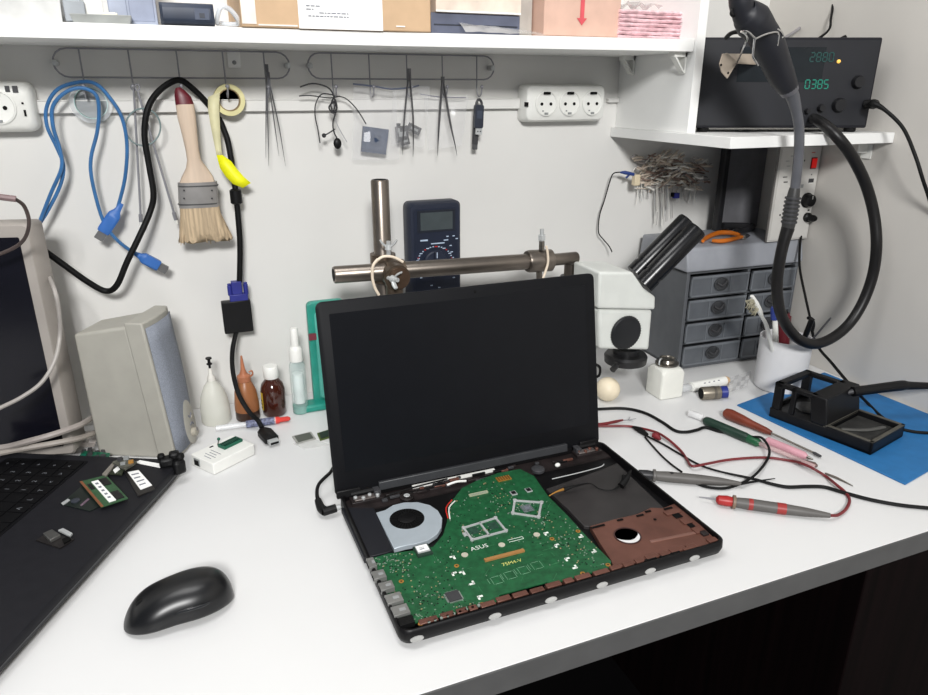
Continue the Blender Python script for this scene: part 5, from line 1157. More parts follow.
# black edging with a dark grey board standing in for shade on the wall
pa = P(714.5, 222, y=1.085); pz1 = 1.158; xr = .995
r = thing('shade_panel', 'dark grey board standing in for wall shade, with black edging, on the drawer cabinet', 'panel', (pa.x+.08, 1.08, CT))
b = MB(); b.bb((pa.x+.008, 1.082, CT+.001), (1.075, 1.088, pz1), mat('wall_shade_grey', (.43, .43, .445), .6)); b.build('board', r)
b = MB(); b.bb((pa.x-.002, 1.074, CT+.0005), (pa.x+.010, 1.09, pz1), mat('frame_black', (.13, .13, .14), .5)); b.build('side_edge', r, bevel=.002)
b = MB(); b.tube([(pa.x+.008, 1.07, CT+.012), (pa.x+.07, 1.055, CT+.008), (xr-.02, 1.03, CT+.007)], .0065, mat('frame_black', (.1, .1, .1)), 10, 4); tag(b.build('black_bar'), 'black bar lying across the cabinet top behind the orange cutters', 'bar')

# soldering station
sy0 = .955; a = P(781, 150, y=sy0); c = P(822, 150, y=sy0); r = thing('soldering_station', 'narrow white control unit with a red rocker switch below the corner shelf', 'soldering station', ((a.x+c.x)/2, sy0+.05, CT))
SM = frame((a.x, sy0, CT+.0006), V((1, 0, 0)), (0, 0, 1)); sw_ = c.x-a.x; shh = 1.150-CT
stw = mat('station_white', (.72, .71, .69), .45, var=.02); b = MB(); b.bb((0, 0, -.007), (sw_, shh, -.002), mat('station_side', (.42, .41, .40), .5), SM); b.bb((0, 0, -.002), (sw_, shh, 0), stw, SM); b.build('case', r, bevel=.002)
b = MB(); b.bb((.003, .004, 0), (sw_-.003, shh-.004, .0012), mat('station_front', (.78, .77, .75), .5, var=.02), SM); b.build('front_panel', r)
stp = lambda u, v: SM.inverted() @ P(u, v, y=sy0)
q = stp(813, 163); b = MB(); b.box((q.x, q.y, .0016), (.0135, .020, .0016), mat('switch_frame', (.45, .08, .07), .5), SM); b.box((q.x, q.y, .003), (.0105, .016, .003), mat('switch_red', (.85, .12, .10), .35, emit=.25, emit_col=(.9, .1, .08)), SM); b.build('rocker_switch', r, bevel=.0008, label='red rocker switch')
q = stp(806, 200); b = MB(); b.lathe([(.0135, .001), (.0135, .003), (.0115, .004), (.0105, .013), (.009, .014), (0, .014)], black, M=SM @ Matrix.Translation((q.x, q.y, 0)), seg=28); b.box((q.x, q.y+.006, .0142), (.0012, .006, .0005), whitep, SM); b.build('dial_knob', r, label='black temperature knob')
q = stp(806, 217); b = MB(); b.lathe([(.0085, .001), (.0085, .006), (.006, .008), (.006, .018), (.004, .022)], black, M=SM @ Matrix.Translation((q.x, q.y, 0)) @ Matrix.Rotation(0, 4, 'X'), seg=20); b.build('cord_socket', r)
b = MB(); 
for (u, v, w_, h_, m_) in ((813, 152.5, .008, .0012, red), (811, 174.5, .002, .002, soot), (810.5, 180.5, .012, .007, dgrey), (810.5, 183, .010, .0012, whitep), (801.5, 186, .006, .006, greyp), (784.5, 177, .010, .0014, soot), (785, 182, .009, .0018, soot), (787, 161, .008, .0012, greyp), (788, 166, .008, .0012, greyp), (804, 160.5, .002, .003, soot), (802, 156, .0015, .012, greyp), (779.5, 215, .003, .003, soot), (808, 210, .004, .003, soot), (792, 156, .008, .0012, greyp)):
    q = stp(u, v); b.box((q.x, q.y, .0013), (w_, h_, .0006), m_, SM)
b.build('printed_marks', r)

# lead bundle on the wall and its clip wire
r = thing('lead_bundle', 'bristling bundle of pale component leads pinned to the wall below the corner shelf', 'component leads', WL(672, 172, .02)); r['kind'] = 'stuff'
b = MB(); random.seed(31); pal = [mat('lead_cream', (.82, .77, .71), .6), mat('lead_tan', (.76, .70, .64), .6), mat('lead_white', (.90, .89, .86), .5), mat('lead_brown', (.50, .42, .38), .6), mat('lead_grey', (.62, .60, .59), .5)]
for k in range(300):
    u = random.triangular(630, 708, 655); spread = 1 if u < 690 else .8
    v = random.uniform(156, 189) if k % 3 else 172+random.gauss(0, 8); a = random.uniform(-.9, .9)+(.2 if u > 680 else -.25); l = random.uniform(5, 14)
    o = .006+.020*random.random(); du, dv = l*math.cos(a), l*math.sin(a)*.7
    b.tube([WL(u, v, o), WL(u+du*.5, v+dv*.5+random.uniform(-1, 1), o+.004), WL(u+du, v+dv, max(.006, o+random.uniform(-.008, .008)))], random.choice((.0009, .0015, .0024)), random.choice(pal+pal[:3]), 5)
b.build('leads', r); b = MB()
for k in range(46):
    u = 636+random.random()*62; v0 = 182+random.uniform(-4, 3); l = random.uniform(12, 22) if (u < 650 or u > 676) else random.uniform(18, 46); o = random.uniform(.006, .02)
    b.tube([WL(u, v0, o), WL(u+random.uniform(-1, 1), v0+l*.5, o), WL(u+random.uniform(-1.5, 1.5), v0+l, o)], .0006, random.choice((pal[4], pal[2], silver)), 5)
b.build('hanging_leads', r)
b = MB(); c = WL(636, 180, .036); b.box(c, (.012, .012, .020), cream); c2 = WL(676, 195.5, .02); tag(b.build('clip_block', bevel=.002), 'small cream block at the left end of the lead bundle', 'block')
b = MB(); b.box(c2, (.012, .007, .010), mat('part_blue', (.16, .18, .50), .45)); b.box(c2-V((.008, 0, -.002)), (.005, .006, .008), soot); b.tube([c2+V((0, 0, .004)), c2+V((0, -.002, .016))], .0008, wire, 6); tag(b.build('blue_component', bevel=.001), 'tiny blue component hanging among the pale leads', 'component')
b = MB(); b.tube([WL(634, 174.5, .035), WL(626, 172.5, .03), WL(618, 172.3, .026), WL(613, 174, .024), WL(610, 181, .02), WL(604.5, 200, .016), WL(599.5, 216, .014), WL(598.5, 232, .014), WL(603, 239, .014), WL(609, 246, .02), WL(612, 252, .03)], .0011, blackr, 6, 5); b.tube([WL(634, 174.5, .036), WL(625, 172.6, .031), WL(620, 172.4, .027)], [.0028, .0034, .0012], mat('clip_blue', (.16, .25, .50), .4), 8, 3); b.tube([WL(629, 175, .031), WL(626, 178, .03)], .002, mat('clip_blue', (.1, .2, .5)), 6); tag(b.build('clip_lead'), 'thin black lead with a blue clip curving down the wall to the microscope', 'lead')

# ------------------------------------------------------------------ instrument on the corner shelf
pf = V((.7765, .944, 1.1772)); pe = V((1.034, .841, 1.1772)); pxd = (pe-pf).normalized(); pw = (pe-pf).length; ph = .1385
IM = frame(pf, pxd, (0, 0, 1)); IN = IM.to_3x3() @ V((0, 0, 1))
def IPt(u, v):
    d = RT*(u-464)+UP*(347.5-v)+FW*FPX; t = (pf-CAM).dot(IN)/d.dot(IN); return IM.inverted() @ (CAM+d*t)
r = thing('hot_air_station', 'black bench instrument with dim green digits on the corner shelf', 'hot air station', (pf.x+.14, pf.y, 1.1765))
ibk = mat('instrument_black', (.10, .10, .125), .5, var=.05, spec=.3); b = MB(); b.bb((0, .006, -.095), (pw, ph, 0), ibk, IM); b.build('case', r, bevel=.003, seg=3)
b = MB(); b.bb((.004, .010, -.001), (pw-.004, ph-.004, .0012), mat('instrument_face', (.105, .11, .13), .45, var=.05), IM); b.bb((.06, ph-.064, .0012), (pw-.085, ph-.014, .0018), mat('display_window', (.10, .12, .135), .25), IM); b.build('front_panel', r)
segm = mat('green_digits', (.10, .42, .36), .5, emit=.22, emit_col=(.12, .62, .50)); segd = mat('dim_digits', (.10, .26, .25), .5, emit=.06, emit_col=(.10, .42, .38))
SEG = {'0': 'abcdef', '1': 'bc', '2': 'abged', '3': 'abgcd', '4': 'fgbc', '5': 'afgcd', '6': 'afgedc', '7': 'abc', '8': 'abcdefg', '9': 'abcdfg'}
def digits(b, s, x, y, h, m_):
    w = h*.52; t = h*.13
    for ch in s:
        for sgm in SEG.get(ch, ''):
            cx_, cy_, sx_, sy_ = {'a': (w/2, h, w*.8, t), 'g': (w/2, h/2, w*.8, t), 'd': (w/2, 0, w*.8, t), 'f': (0, h*.75, t, h*.4), 'b': (w, h*.75, t, h*.4), 'e': (0, h*.25, t, h*.4), 'c': (w, h*.25, t, h*.4)}[sgm]
            b.box((x+cx_, y+cy_, .0022), (sx_, sy_, .0006), m_, IM)
        x += w*1.5
q = IPt(809, 61.5); b = MB(); digits(b, '2880', q.x, q.y, .0125, segd); b.build('upper_digits', r, label='dim green upper digits')
q = IPt(804, 88.5); b = MB(); digits(b, '0385', q.x, q.y, .0125, segm); b.build('lower_digits', r, label='green lower digits')
q = IPt(838, 61.5); b = MB(); b.lathe([(.0028, .001), (.0028, .003), (.001, .0042), (0, .0044)], mat('amber_lamp', (.95, .75, .35), .4, emit=.5), M=IM @ Matrix.Translation((q.x, q.y, 0)), seg=14); b.build('indicator', r)
for (u, v, rd) in ((838, 105, .011), (857, 82, .010), (820, 108, .006), (806, 111, .004)):
    q = IPt(u, v); b = MB(); b.lathe([(rd, .001), (rd*.95, .006), (rd*.8, .010), (0, .010)], mat('instrument_knob', (.09, .09, .10), .4), M=IM @ Matrix.Translation((q.x, q.y, 0)), seg=20); b.build('control_knob', r)
for x in (.02, pw-.02):
    b = MB(); b.lathe([(.008, -.0002), (.009, .002), (.009, .0075)], blackr, o=IM @ V((x, 0, -.012)), seg=16); b.build('foot', r)
# power plug in its right end and its lead
q0 = IM @ V((pw-.012, IPt(862, 104).y, .001))
b = MB(); b.tube([q0, q0+V((.006, -.014, .0)), P(873, 103.5, y=.815), P(885, 110, y=.80), P(903, 128, y=.775), P(915, 155, y=.75), P(923, 180, y=.735), P(931, 205, y=.73), P(945, 260, y=.73)], [.006, .0075, .0055, .003, .0027, .0027, .0027, .0027, .0027], blackr, 10, 6); tag(b.build('instrument_lead'), 'black lead plugged into the right side of the black bench instrument', 'cable')
cable('mains_cable', [P(856, -25, y=1.0), P(857, -6, y=.985), P(851, 8, y=.97), P(849.5, 20, y=.96), P(850.5, 34, y=.95), IM @ V((.21, ph-.02, -.09))], .0042, blackr, 'thick black cable dropping behind the black bench instrument from above')
cable('thin_cable', [P(832, -25, y=1.0), P(833, 0, y=.99), P(831, 18, y=.975), P(826, 33, y=.965), IM @ V((.18, ph-.02, -.09))], .0020, blackr, 'thin black cable dropping behind the black bench instrument from above')
cable('cable_shadow', [P(835, -30, y=1.08), P(818, 2, y=1.08), P(806, 12, y=1.07), P(800, 28, y=1.05), IM @ V((.12, ph-.02, -.089))], .0028, mat('cable_shadow_grey', (.55, .54, .55), .5), 'grey shadow modelled as a tube along the wall above the black bench instrument')  # shadow by the wall, given the shape of a grey tube

# hot air gun with its hose loop
gy = .775
r = thing('hot_air_gun', 'black hot air gun hung in wire hooks with its thick hose in one big loop', 'hot air gun', P(765, 45, y=gy))
gm_ = mat('gun_black', (.105, .11, .135), .5, var=.06); G = lambda u, v, dy=0: P(u, v, y=gy+dy)
b = MB(); b.tube([G(739, -12), G(741, 2), G(743, 11), G(746, 14), G(753, 21), G(761, 31), G(769, 46), G(781, 75), G(789.5, 90)], [.013, .0148, .0142, .0185, .0225, .0198, .0202, .0172, .0120], gm_, 26, 4); b.build('handle', r, ang=50)
b = MB(); b.tube([G(731, 12), G(732.5, 9.5), G(735.5, 10), G(736, 14), G(733.5, 16.5), G(731, 14.5), G(731, 12)], .0016, black, 8, 3); b.build('ring', r)
b = MB(); b.tube([G(788, 88), G(790, 92)], [.0132, .0118], mat('collar_grey', (.40, .40, .42), .35, .3), 20); b.build('collar', r, label='silver collar'); 
hosem = mat('hose_black', (.075, .07, .072), .4, var=.08, spec=.4); hoseg = mat('hose_grey', (.33, .335, .355), .35, var=.05)
b = MB(); b.tube([G(790, 91), G(793, 98), G(796.5, 112), G(799, 128), G(799, 150), G(797, 172), G(794.5, 192)], [.0095, .0088, .0070, .0068, .0068, .0068, .0068], hoseg, 16, 6); b.build('upper_hose', r, label='grey upper hose')
b = MB(); sr = [G(794.8, 188), G(793, 198), G(791, 210), G(789, 222), G(787.5, 230)]; b.tube(sr, [.0072, .009, .0098, .0098, .0085], mat('strain_relief', (.20, .20, .20), .45), 14, 3)
for k in range(7): c = sr[1]+(sr[3]-sr[1])*(k/6); d = (sr[3]-sr[1]).normalized(); b.cyl(c-d*.0012, c+d*.0012, .0112, dgrey, seg=16)
b.build('strain_relief', r)
b = MB(); b.tube([G(788, 228), G(783, 245), G(778.5, 268), G(777, 290), G(780, 311), G(788, 328), G(800, 340), G(815, 344), G(832, 338), G(849, 324), G(863, 302), G(873, 274), G(876.5, 245), G(874, 215, .01), G(866, 185, .02), G(853, 158, .02), G(840, 140, .026), G(827, 127, .045), G(816, 119.5, .08), G(808, 117, .14)], [.0096]+[.0084]*17+[.0078, .007], hosem, 18, 6); b.build('hose_loop', r, label='black hose loop')
# holder
r = thing('gun_holder', 'cream bracket with bent wire hooks carrying the black hot air gun', 'holder', P(730, 65, y=.83))
crm = mat('bracket_cream', (.68, .63, .57), .5); hy_ = .835; HP = lambda u, v, y=hy_: P(u, v, y=y)
b = MB(); yprism(b, [(p.x, p.z) for p in (HP(719.5, 64), HP(722.5, 54), HP(727, 53), HP(737, 62), HP(727, 78.5), HP(721.5, 72))], hy_-.001, hy_+.001, crm)
for (u, v) in ((720.5, 65), (734, 68.5), (727.5, 73)): p = HP(u, v); b.cyl((p.x, hy_-.0016, p.z), (p.x, hy_-.0008, p.z), .0016, soot, seg=10)
b.build('plate', r)
b = MB(); A_ = HP(723, 53.5); B_ = HP(735, 62); E_ = P(757, 54, y=.93); b.loft([[(A_.x, hy_, A_.z), (A_.x, hy_, A_.z-.002), (B_.x, hy_, B_.z-.002), (B_.x, hy_, B_.z)][::-1], [(E_.x, E_.y, E_.z), (E_.x, E_.y, E_.z-.002), (E_.x+.004, E_.y-.006, E_.z-.016), (E_.x+.004, E_.y-.006, E_.z-.014)][::-1]], crm); b.build('arm', r)
W_ = lambda pts: [P(u, v, y=y) for u, v, y in pts]
for pts in ([(736, 64, hy_), (740, 56, .80), (745, 44, .765), (747.5, 38, .758), (745, 33.5, .753), (741, 31.5, .752)], [(743, 31, .752), (748, 32, .75), (753, 36.5, .75), (754.5, 39, .75), (753.5, 48, .75), (753, 57, .75), (756, 62, .75), (758, 65.5, .752)], [(756, 38.5, .75), (762, 35.5, .75), (767.5, 33.5, .75)], [(767.5, 33.5, .75), (775, 32, .752), (778.5, 34, .755), (778, 41, .755), (777, 47, .757)], [(777, 29, .757), (781, 31.5, .757), (783, 36, .757), (781.5, 38, .757)]):
    b = MB(); b.tube(W_(pts), .0013, chrome, 8, 4); b.build('wire_hook', r)
b = MB(); b.tube(W_([(726, 38, .86), (730, 34, .85), (736, 32, .84), (743, 33, .83), (749, 38, .83)]), .003, black, 8, 4); b.build('support_loop', r)

# ------------------------------------------------------------------ white cup and its contents
cc = V((.940, .842, D)); r = thing('pen_cup', 'white plastic cup holding a toothbrush and pens beside the drawer cabinet', 'cup', cc)
b = MB(); b.lathe([(.0390, .0005), (.0415, .003), (.0425, .091), (.0425, .0925), (.0405, .0925), (.0395, .006), (0, .005)], mat('cup_white', (.84, .84, .845), .45, var=.01), o=cc, seg=40); b.build('cup', r, ang=40)
def inC(u, v, y): return P(u, v, y=y)
r = thing('toothbrush', 'white toothbrush with worn bristles leaning in the white cup', 'toothbrush', inC(760, 320, .815))
b = MB(); b.tube([inC(752, 296, .822), inC(755.5, 303, .822), inC(759.5, 311, .822), inC(762, 317, .822), inC(768, 331, .826), V((.936, .842, D+.012))], [.0035, .006, .0058, .0036, .0042, .004], whitep, 12, 4, flat=.7); b.build('handle', r)
b = MB(); bm_ = mat('worn_bristle', (.62, .60, .52), .8, var=.2)
for k in range(44):
    t = random.random(); a = inC(752+6*t, 298+12*t, .822)+V((0, random.uniform(-.004, .004), 0)); e = a+V((-.0135, random.uniform(-.008, .002), -.004+random.uniform(-.006, .006))); b.tube([a, (a+e)/2+V((0, 0, random.uniform(-.002, .002))), e], .0008, bm_, 5)
b.build('bristles', r)
r = thing('blue_capped_pen', 'pen with a blue cap standing in the white cup', 'pen', inC(776, 315, .835)); a, c = V((.930, .836, D+.010)), inC(774.5, 307, .84); d = c-a
b = MB(); b.tube([a, a+d*.85], .0045, whitep, 12); b.build('barrel', r); b = MB(); b.tube([a+d*.84, a+d*.85, a+d*.98, c], [.005, .0068, .0068, .005], mat('pen_blue', (.16, .22, .48), .4), 14); b.build('cap', r)
r = thing('red_marker', 'thick dark red marker in the white cup behind the hose loop', 'marker', inC(786, 320, .85)); a, c = V((.950, .848, D+.010)), inC(785, 313, .857); d = c-a
b = MB(); b.tube([a, a+d*.95, a+d*.96, c], [.010, .0105, .0085, .008], mat('marker_red', (.36, .11, .14), .4), 18); b.build('barrel', r); b = MB(); b.tube([c, c+d*.03], [.006, .004], blackr, 12); b.build('tip', r)
a, c = V((.945, .826, D+.03)), inC(812, 319, .80); d = c-a; b = MB(); b.tube([a, a+d*.6, a+d*.62, c], [.003, .003, .0045, .0045], black, 12); tag(b.build('black_tool'), 'black-handled tool leaning out of the white cup to the right', 'tool')
a, c = V((.94, .822, D+.05)), inC(831, 317.5, .79); d = c-a; b = MB(); b.tube([a, a+d*.97, c], [.0016, .0016, .001], dgrey, 8); tag(b.build('thin_pick'), 'thin dark pick sticking out of the white cup at a slant', 'pick')

# ------------------------------------------------------------------ mat, iron stand, iron
FLm = DK(905, 485.5).xy; BLm = DK(737, 406).xy; wv = V((.978, .2)).normalized(); BRm = BLm+wv*.255; FRm = FLm+wv*.24
b = MB(); b.prism([tuple(p) for p in (FLm, FRm, BRm, BLm)], D+.0004, D+.0026, mat('mat_blue', (.13, .41, .63), .6, var=.04, scale=60)); tag(b.build('work_mat', bevel=.0004), 'blue silicone mat under the soldering iron stand', 'mat')
hM = rotz(.2392, (.866, .5982, D+.0028)); hw_, hl_ = .098, .158
r = thing('iron_stand', 'black soldering iron stand with sponge tray on the blue mat', 'iron stand', (.9, .67, D))
hb = mat('stand_black', (.06, .06, .066), .45, var=.08, spec=.3); hg = mat('stand_edge', (.33, .32, .29), .45, .3, var=.1)
b = MB(); b.bb((0, .068, 0), (hw_, hl_, .016), hb, hM); b.bb((0, 0, 0), (hw_, .070, .006), hb, hM); b.bb((0, 0, 0), (.005, .07, .019), hb, hM); b.bb((hw_-.005, 0, 0), (hw_, .07, .019), hb, hM); b.bb((0, 0, 0), (hw_, .005, .019), hb, hM); b.build('base', r, bevel=.0012)
b = MB()
for lo, hi in (((.0, 0, .019), (hw_, .0055, .0205)), ((0, 0, .019), (.0055, .072, .0205)), ((hw_-.0055, 0, .019), (hw_, .072, .0205)), ((0, .0665, .016), (hw_, .072, .0205))): b.bb(lo, hi, hg, hM)
b.bb((.02, -.0004, .006), (.03, .0002, .013), hg, hM) if False else None
b.build('tray_rim', r, bevel=.0006, label='grey rim of the sponge tray')  # rim paler than the black base
b = MB(); b.bb((.007, .007, .006), (hw_-.007, .065, .0125), mat('wet_sponge', (.14, .14, .135), .7, var=.3, scale=50, bump=.5), hM); b.tube([hM @ V((.02, .055, .0135)), hM @ V((.045, .03, .0145)), hM @ V((.08, .02, .0135))], .004, mat('sponge_fold', (.3, .3, .29), .5), 8, 4, flat=.4); b.build('sponge', r, bevel=.002)
b = MB(); ztop = .060
b.add([hM @ V(p) for p in ((0, .066, .016), (0, .074, ztop), (0, .100, ztop), (0, .092, .016), (hw_, .066, .016), (hw_, .074, ztop), (hw_, .100, ztop), (hw_, .092, .016))], [(0, 1, 2, 3), (7, 6, 5, 4), (0, 4, 5, 1), (1, 5, 6, 2), (2, 6, 7, 3), (3, 7, 4, 0)], hb); b.build('front_bridge', r, bevel=.002)
b = MB(); y0_, y1_ = .10, hl_-.002
for x in (0, hw_-.018):
    b.bb((x, y0_-.01, ztop-.007), (x+.010, y1_, ztop), hb, hM)
    b.bb((x, y1_-.013, .016), (x+.010, y1_, ztop), hb, hM)
b.bb((0, y1_-.012, ztop-.007), (hw_-.008, y1_, ztop), hb, hM); b.bb((0, y1_-.005, .016), (hw_-.008, y1_, .022), hb, hM); b.bb((0, y1_-.036, .016), (.006, y1_-.028, ztop), hb, hM); b.build('cage', r, bevel=.0012)
b = MB(); b.lathe([(.022, .0), (.022, .002), (.015, .003), (0, .001)], mat('cage_floor', (.22, .22, .22), .35), M=hM @ Matrix.Translation((.045, .118, .016)), seg=26); b.build('rest_cup', r)
# iron
r = thing('soldering_iron', 'black soldering iron resting in the stand with its handle pointing right', 'soldering iron', P(880, 388, y=.69))
i0 = hM @ V((hw_-.014, .088, .042)); i1 = P(863, 391, y=i0.y+.0); 
ia, ib, ic, id_ = P(853, 391.5, y=.683), P(866, 390, y=.678), P(901, 385.5, y=.664), P(940, 386, y=.645)
b = MB(); b.tube([ia, ia+(ib-ia)*.05, ib, ic, ic+(id_-ic)*.2, id_], [.0065, .0078, .0075, .0080, .0065, .0045], black, 18, 3); b.build('handle', r)
b = MB(); b.tube([ia, ia+(ia-ib)*.6+V((0, .004, -.004)), ia+(ia-ib)*2.2+V((0, .012, -.010))], [.004, .0036, .0016], dgrey, 12); b.build('barrel', r)
b = MB(); b.tube([id_, P(955, 395, y=.62), P(960, 420, y=.6), V((1.05, .55, D+.004))], .0028, blackr, 8, 5); b.build('tail', r)
b = MB(); b.tube([P(801, 236, y=.955), P(799.5, 252, y=.94), P(800, 270, y=.915), P(805, 295, y=.885), P(811, 322, y=.87)], .0022, blackr, 8, 5); b.tube([P(808, 318, y=.868), P(812, 319, y=.868), P(813.5, 325, y=.868), P(812, 331, y=.868)], .0030, black, 8, 4); b.tube([P(812, 331, y=.868), P(815, 341, y=.87), P(821, 351, y=.85), P(830, 361, y=.80), P(840, 373, y=.76), P(852, 387, y=.725), DK(869.5, 405, .0045), DK(882, 417, .0045), DK(896, 427, .0045), DK(912, 431.5, .0045), DK(928, 433, .0045), DK(950, 434, .0045)], .0025, blackr, 8, 6)
tag(b.build('station_cable'), 'black cord running from the white control unit down behind the iron stand', 'cord')

# ------------------------------------------------------------------ screwdrivers and probes
def rod(parts, name_label_cat, group=None):
    n, l, c_ = name_label_cat; r = thing(n, l, c_, parts[0][1][0], group)
    for pn_, pts, rad, m_ in parts:
        MB().tube(pts, rad, m_, 14, 1).build(pn_, r)
    return r
def seq(a, c, ts): return [a+(c-a)*t for t in ts]
gh = mat('handle_green', (.11, .20, .16), .4, var=.1); gh2 = mat('handle_green_end', (.10, .32, .20), .4); rh = mat('handle_red_brown', (.44, .20, .14), .4, var=.12); pk = mat('handle_pink', (.77, .57, .61), .45, var=.06); clr = mat('pinkish_clear', (.80, .68, .68), .25, alpha=.6)
a, c = DK(704, 420, .007), DK(760, 443.5, .007); d = c-a
rod([('handle', seq(a, c, (0, .03, .10, .75, .80)), [.004, .0066, .0074, .0074, .0066], gh), ('handle_end', seq(a, c, (.80, .83, .97, 1)), [.0062, .0066, .0064, .0045], gh2), ('shaft', seq(a, c, (1, 1.45, 1.85)), [.0032, .0032, .0028], clr), ('blade', [a+d*1.55-V((0, 0, .001)), a+d*1.65-V((0, 0, .0015)), DK(815, 465, .0045), DK(817, 466, .0045)], [.0015, .004, .0038, .002], mat('blade_brown', (.42, .34, .32), .4, .5))], ('screwdriver', 'dark green-handled screwdriver with a clear shaft lying on the white bench', 'screwdriver'))
a, c = DK(724, 412, .009), DK(771, 433, .0075); d = c-a
rod([('handle', seq(a, c, (0, .04, .14, .4, .62, .9, 1)), [.0035, .0075, .0092, .0082, .0062, .0052, .0035], rh), ('shaft', [c, DK(812, 452, .005), DK(817, 454.5, .005)], [.0016, .0016, .0016], steel), ('tip', [DK(813, 452.5, .005), DK(815, 453.5, .005), DK(821, 456.5, .0045)], [.0016, .0024, .0018], dgrey)], ('screwdriver', 'screwdriver with a bulbous reddish-brown handle nearest the blue mat', 'screwdriver'))
a, c = DK(766, 440, .0065), DK(807, 457, .0065)
rod([('handle', seq(a, c, (0, .04, .5, .93, 1)), [.003, .0058, .0062, .0058, .003], pk), ('blade', seq(a, c, (1, 1.06, 1.14)), [.0022, .002, .001], steel)], ('screwdriver', 'pink-handled driver between the green and the red-brown screwdrivers', 'screwdriver'))
a, c = DK(689, 413, .006), DK(703, 418, .006); b = MB(); b.tube(seq(a, c, (0, .05, .93, 1)), [.004, .0056, .0056, .0035], mat('cap_clear', (.90, .90, .90), .25, alpha=.75), 16); tag(b.build('protective_sleeve'), 'clear whitish sleeve lying at the end of the green screwdriver', 'sleeve')
a, c = DK(826, 474, .002), DK(853, 486, .0015); s_ = V((.0012, .003, 0)); b = MB(); b.tube([a, a+(c-a)*.5+s_*.8, c], [.0012, .0013, .0005], steel, 8, 3); b.tube([a+s_*.6, a+(c-a)*.5+s_*1.6, c+s_*.1], [.0012, .0013, .0005], mat('brown_steel', (.40, .32, .30), .4, .6), 8, 3); tag(b.build('fine_tweezers'), 'fine brownish tweezers lying on the bench near the blue mat front', 'tweezers')
# test probes
pg = mat('probe_grey', (.34, .33, .32), .5, var=.05); pn = mat('probe_nose', (.14, .14, .15), .45); pr = mat('probe_red', (.62, .13, .13), .4); prc = mat('red_cord', (.42, .12, .14), .45, var=.08)
r = thing('test_probe', 'black-nosed grey test probe lying beside the open laptop', 'test probe', DK(690, 476)); a, c = DK(637, 474, .009), DK(741, 483.5, .0075); d = c-a
MB().tube(seq(a, c, (0, .02, .10, .155)), [.0035, .0062, .0066, .0058], pn, 16).build('nose', r, label='dark grey nose'); MB().tube(seq(a, c, (.15, .155, .18, .185)), [.006, .0085, .0085, .006], pg, 16).build('collar', r); MB().tube(seq(a, c, (.185, .3, .6, .8, 1)), [.0062, .0072, .0068, .0056, .0022], pg, 16).build('grip', r); MB().tube([DK(631.5, 473, .009), a], [.0016, .0024], whitep, 10).build('tip', r)
b = MB(); b.box(a+d*.33+V((0, -.001, .0071)), (.004, .004, .0006), pn); b.build('mark', r)
b = MB(); b.tube([DK(588, 410, .003), DK(600, 409, .003), DK(625, 408.5, .003), DK(645, 413, .003), DK(662, 422, .003), DK(675, 430.5, .003), DK(686, 432, .003), DK(697, 430, .003), DK(706, 427.5, .003), DK(722, 432, .0025), DK(745, 434, .003)], .0024, blackr, 8, 6); tag(b.build('black_cable'), 'black cable running from behind the laptop to the green screwdriver handle', 'cable')
b = MB(); b.tube([c, DK(752, 482, .003), DK(775, 478.5, .0025)], [.0022, .0015, .0006], blackr, 8, 4)
b.tube([DK(752, 437, .012), DK(761, 437.5, .0175), DK(767, 444, .017), DK(769.5, 452, .012), DK(766, 462, .004), DK(755, 475, .0075), DK(742, 483, .003), DK(727, 488, .003), DK(714, 488, .003), DK(702, 485.5, .003), DK(690, 480, .003)], .0018, blackr, 8, 6); b.build('lead', r, label='thin black probe lead')
r = thing('test_probe', 'red-nosed grey test probe with red bands nearest the bench edge', 'test probe', DK(770, 505)); a, c = DK(716, 499.5, .009), DK(830, 515.5, .0075); d = c-a
MB().tube(seq(a, c, (0, .02, .10, .15)), [.0030, .0058, .0068, .0058], pr, 16).build('nose', r, label='red nose'); MB().tube(seq(a, c, (.145, .15, .175, .18)), [.006, .0086, .0086, .006], mat('probe_collar', (.45, .38, .32), .5), 16).build('collar', r); MB().tube(seq(a, c, (.18, .3, .6, .8, 1)), [.0062, .0072, .0068, .0056, .0030], pg, 16).build('grip', r); MB().tube([DK(699, 497, .007), DK(708, 498, .0085), a], [.0006, .0010, .0014], wire, 10).build('tip', r)
b = MB()
for t0, t1, rr_ in ((.29, .33, .0073), (.54, .62, .0071)): b.tube(seq(a, c, (t0, t1)), rr_, mat('band_red', (.58, .18, .17), .45), 16)
b.build('bands', r, label='red bands')
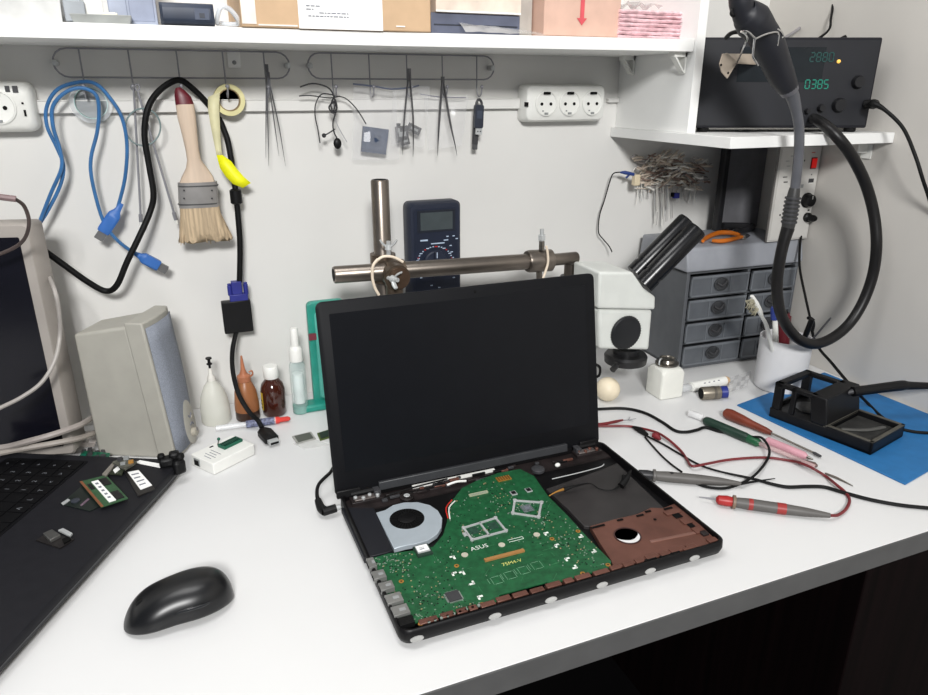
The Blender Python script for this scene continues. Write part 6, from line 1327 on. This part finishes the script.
b = MB(); b.tube([c, DK(838, 515, .004), DK(846, 509, .003), DK(849.5, 500, .003), DK(845, 492, .003), DK(835.5, 484, .0075), DK(826, 476.5, .003), DK(814, 469, .010), DK(803, 464, .010), DK(789, 460.5, .003), DK(764, 457.5, .003), DK(731, 459.5, .003), DK(706, 464, .0065), DK(692, 466, .0075), DK(686, 458, .003), DK(680, 450, .003), DK(667, 438.5, .008), DK(654, 431.5, .0065), DK(631, 426.5, .003), DK(612, 426, .003), DK(588, 426.5, .003)], .0019, prc, 8, 6); b.build('lead', r, label='red probe lead')
b = MB(); b.tube([DK(638, 430, .005), DK(648, 436.5, .004), DK(662, 443.5, .003), DK(680, 454, .003), DK(700, 465, .003), DK(722, 472, .003), DK(752, 478.5, .003), DK(772, 484, .003), DK(788, 487, .003), DK(806, 486.5, .003), DK(824, 487, .003), DK(842, 492, .003), DK(870, 499.5, .003), DK(900, 505, .003), DK(928, 508, .003), DK(960, 511, .003)], [.0014]*6+[.0018, .0022]+[.0024]*8, blackr, 8, 6); b.tube([DK(633, 427, .005), DK(640, 430, .0055), DK(647, 435, .0045)], [.002, .0046, .003], blackr, 10, 3); tag(b.build('long_cable'), 'long black cable snaking across the bench to the right photo edge', 'cable')
b = MB(); b.tube([DK(645, 437, .003), DK(651, 444, .003), DK(661, 455, .003), DK(671, 464, .003), DK(682, 472, .003)], .0013, blackr, 8, 5); tag(b.build('thin_lead'), 'thin black lead passing diagonally under the black-nosed probe', 'lead')
b = MB(); b.tube([DK(588, 424.5, .007), DK(603, 424, .0055), DK(616, 421.5, .005), DK(623, 420, .005)], [.0022, .0024, .0024, .0014], prc, 8, 4)
for e in ((636, 418.5), (633, 421), (630, 417)): b.tube([DK(622, 420.2, .005), DK(628, 420, .005), DK(e[0], e[1], .003)], .0005, wire, 5, 2)
tag(b.build('stripped_wire'), 'short dark red wire with stripped strands beside the laptop lid', 'wire')
b = MB(); q = DK(656, 436, .006); b.tube([DK(652, 435, .0065), q, DK(660, 439, .005)], [.003, .0052, .0026], mat('heat_shrink', (.45, .12, .15), .5), 10, 3); tag(b.build('wire_joint'), 'dark red heat-shrink joint on the crossing leads', 'wire joint')
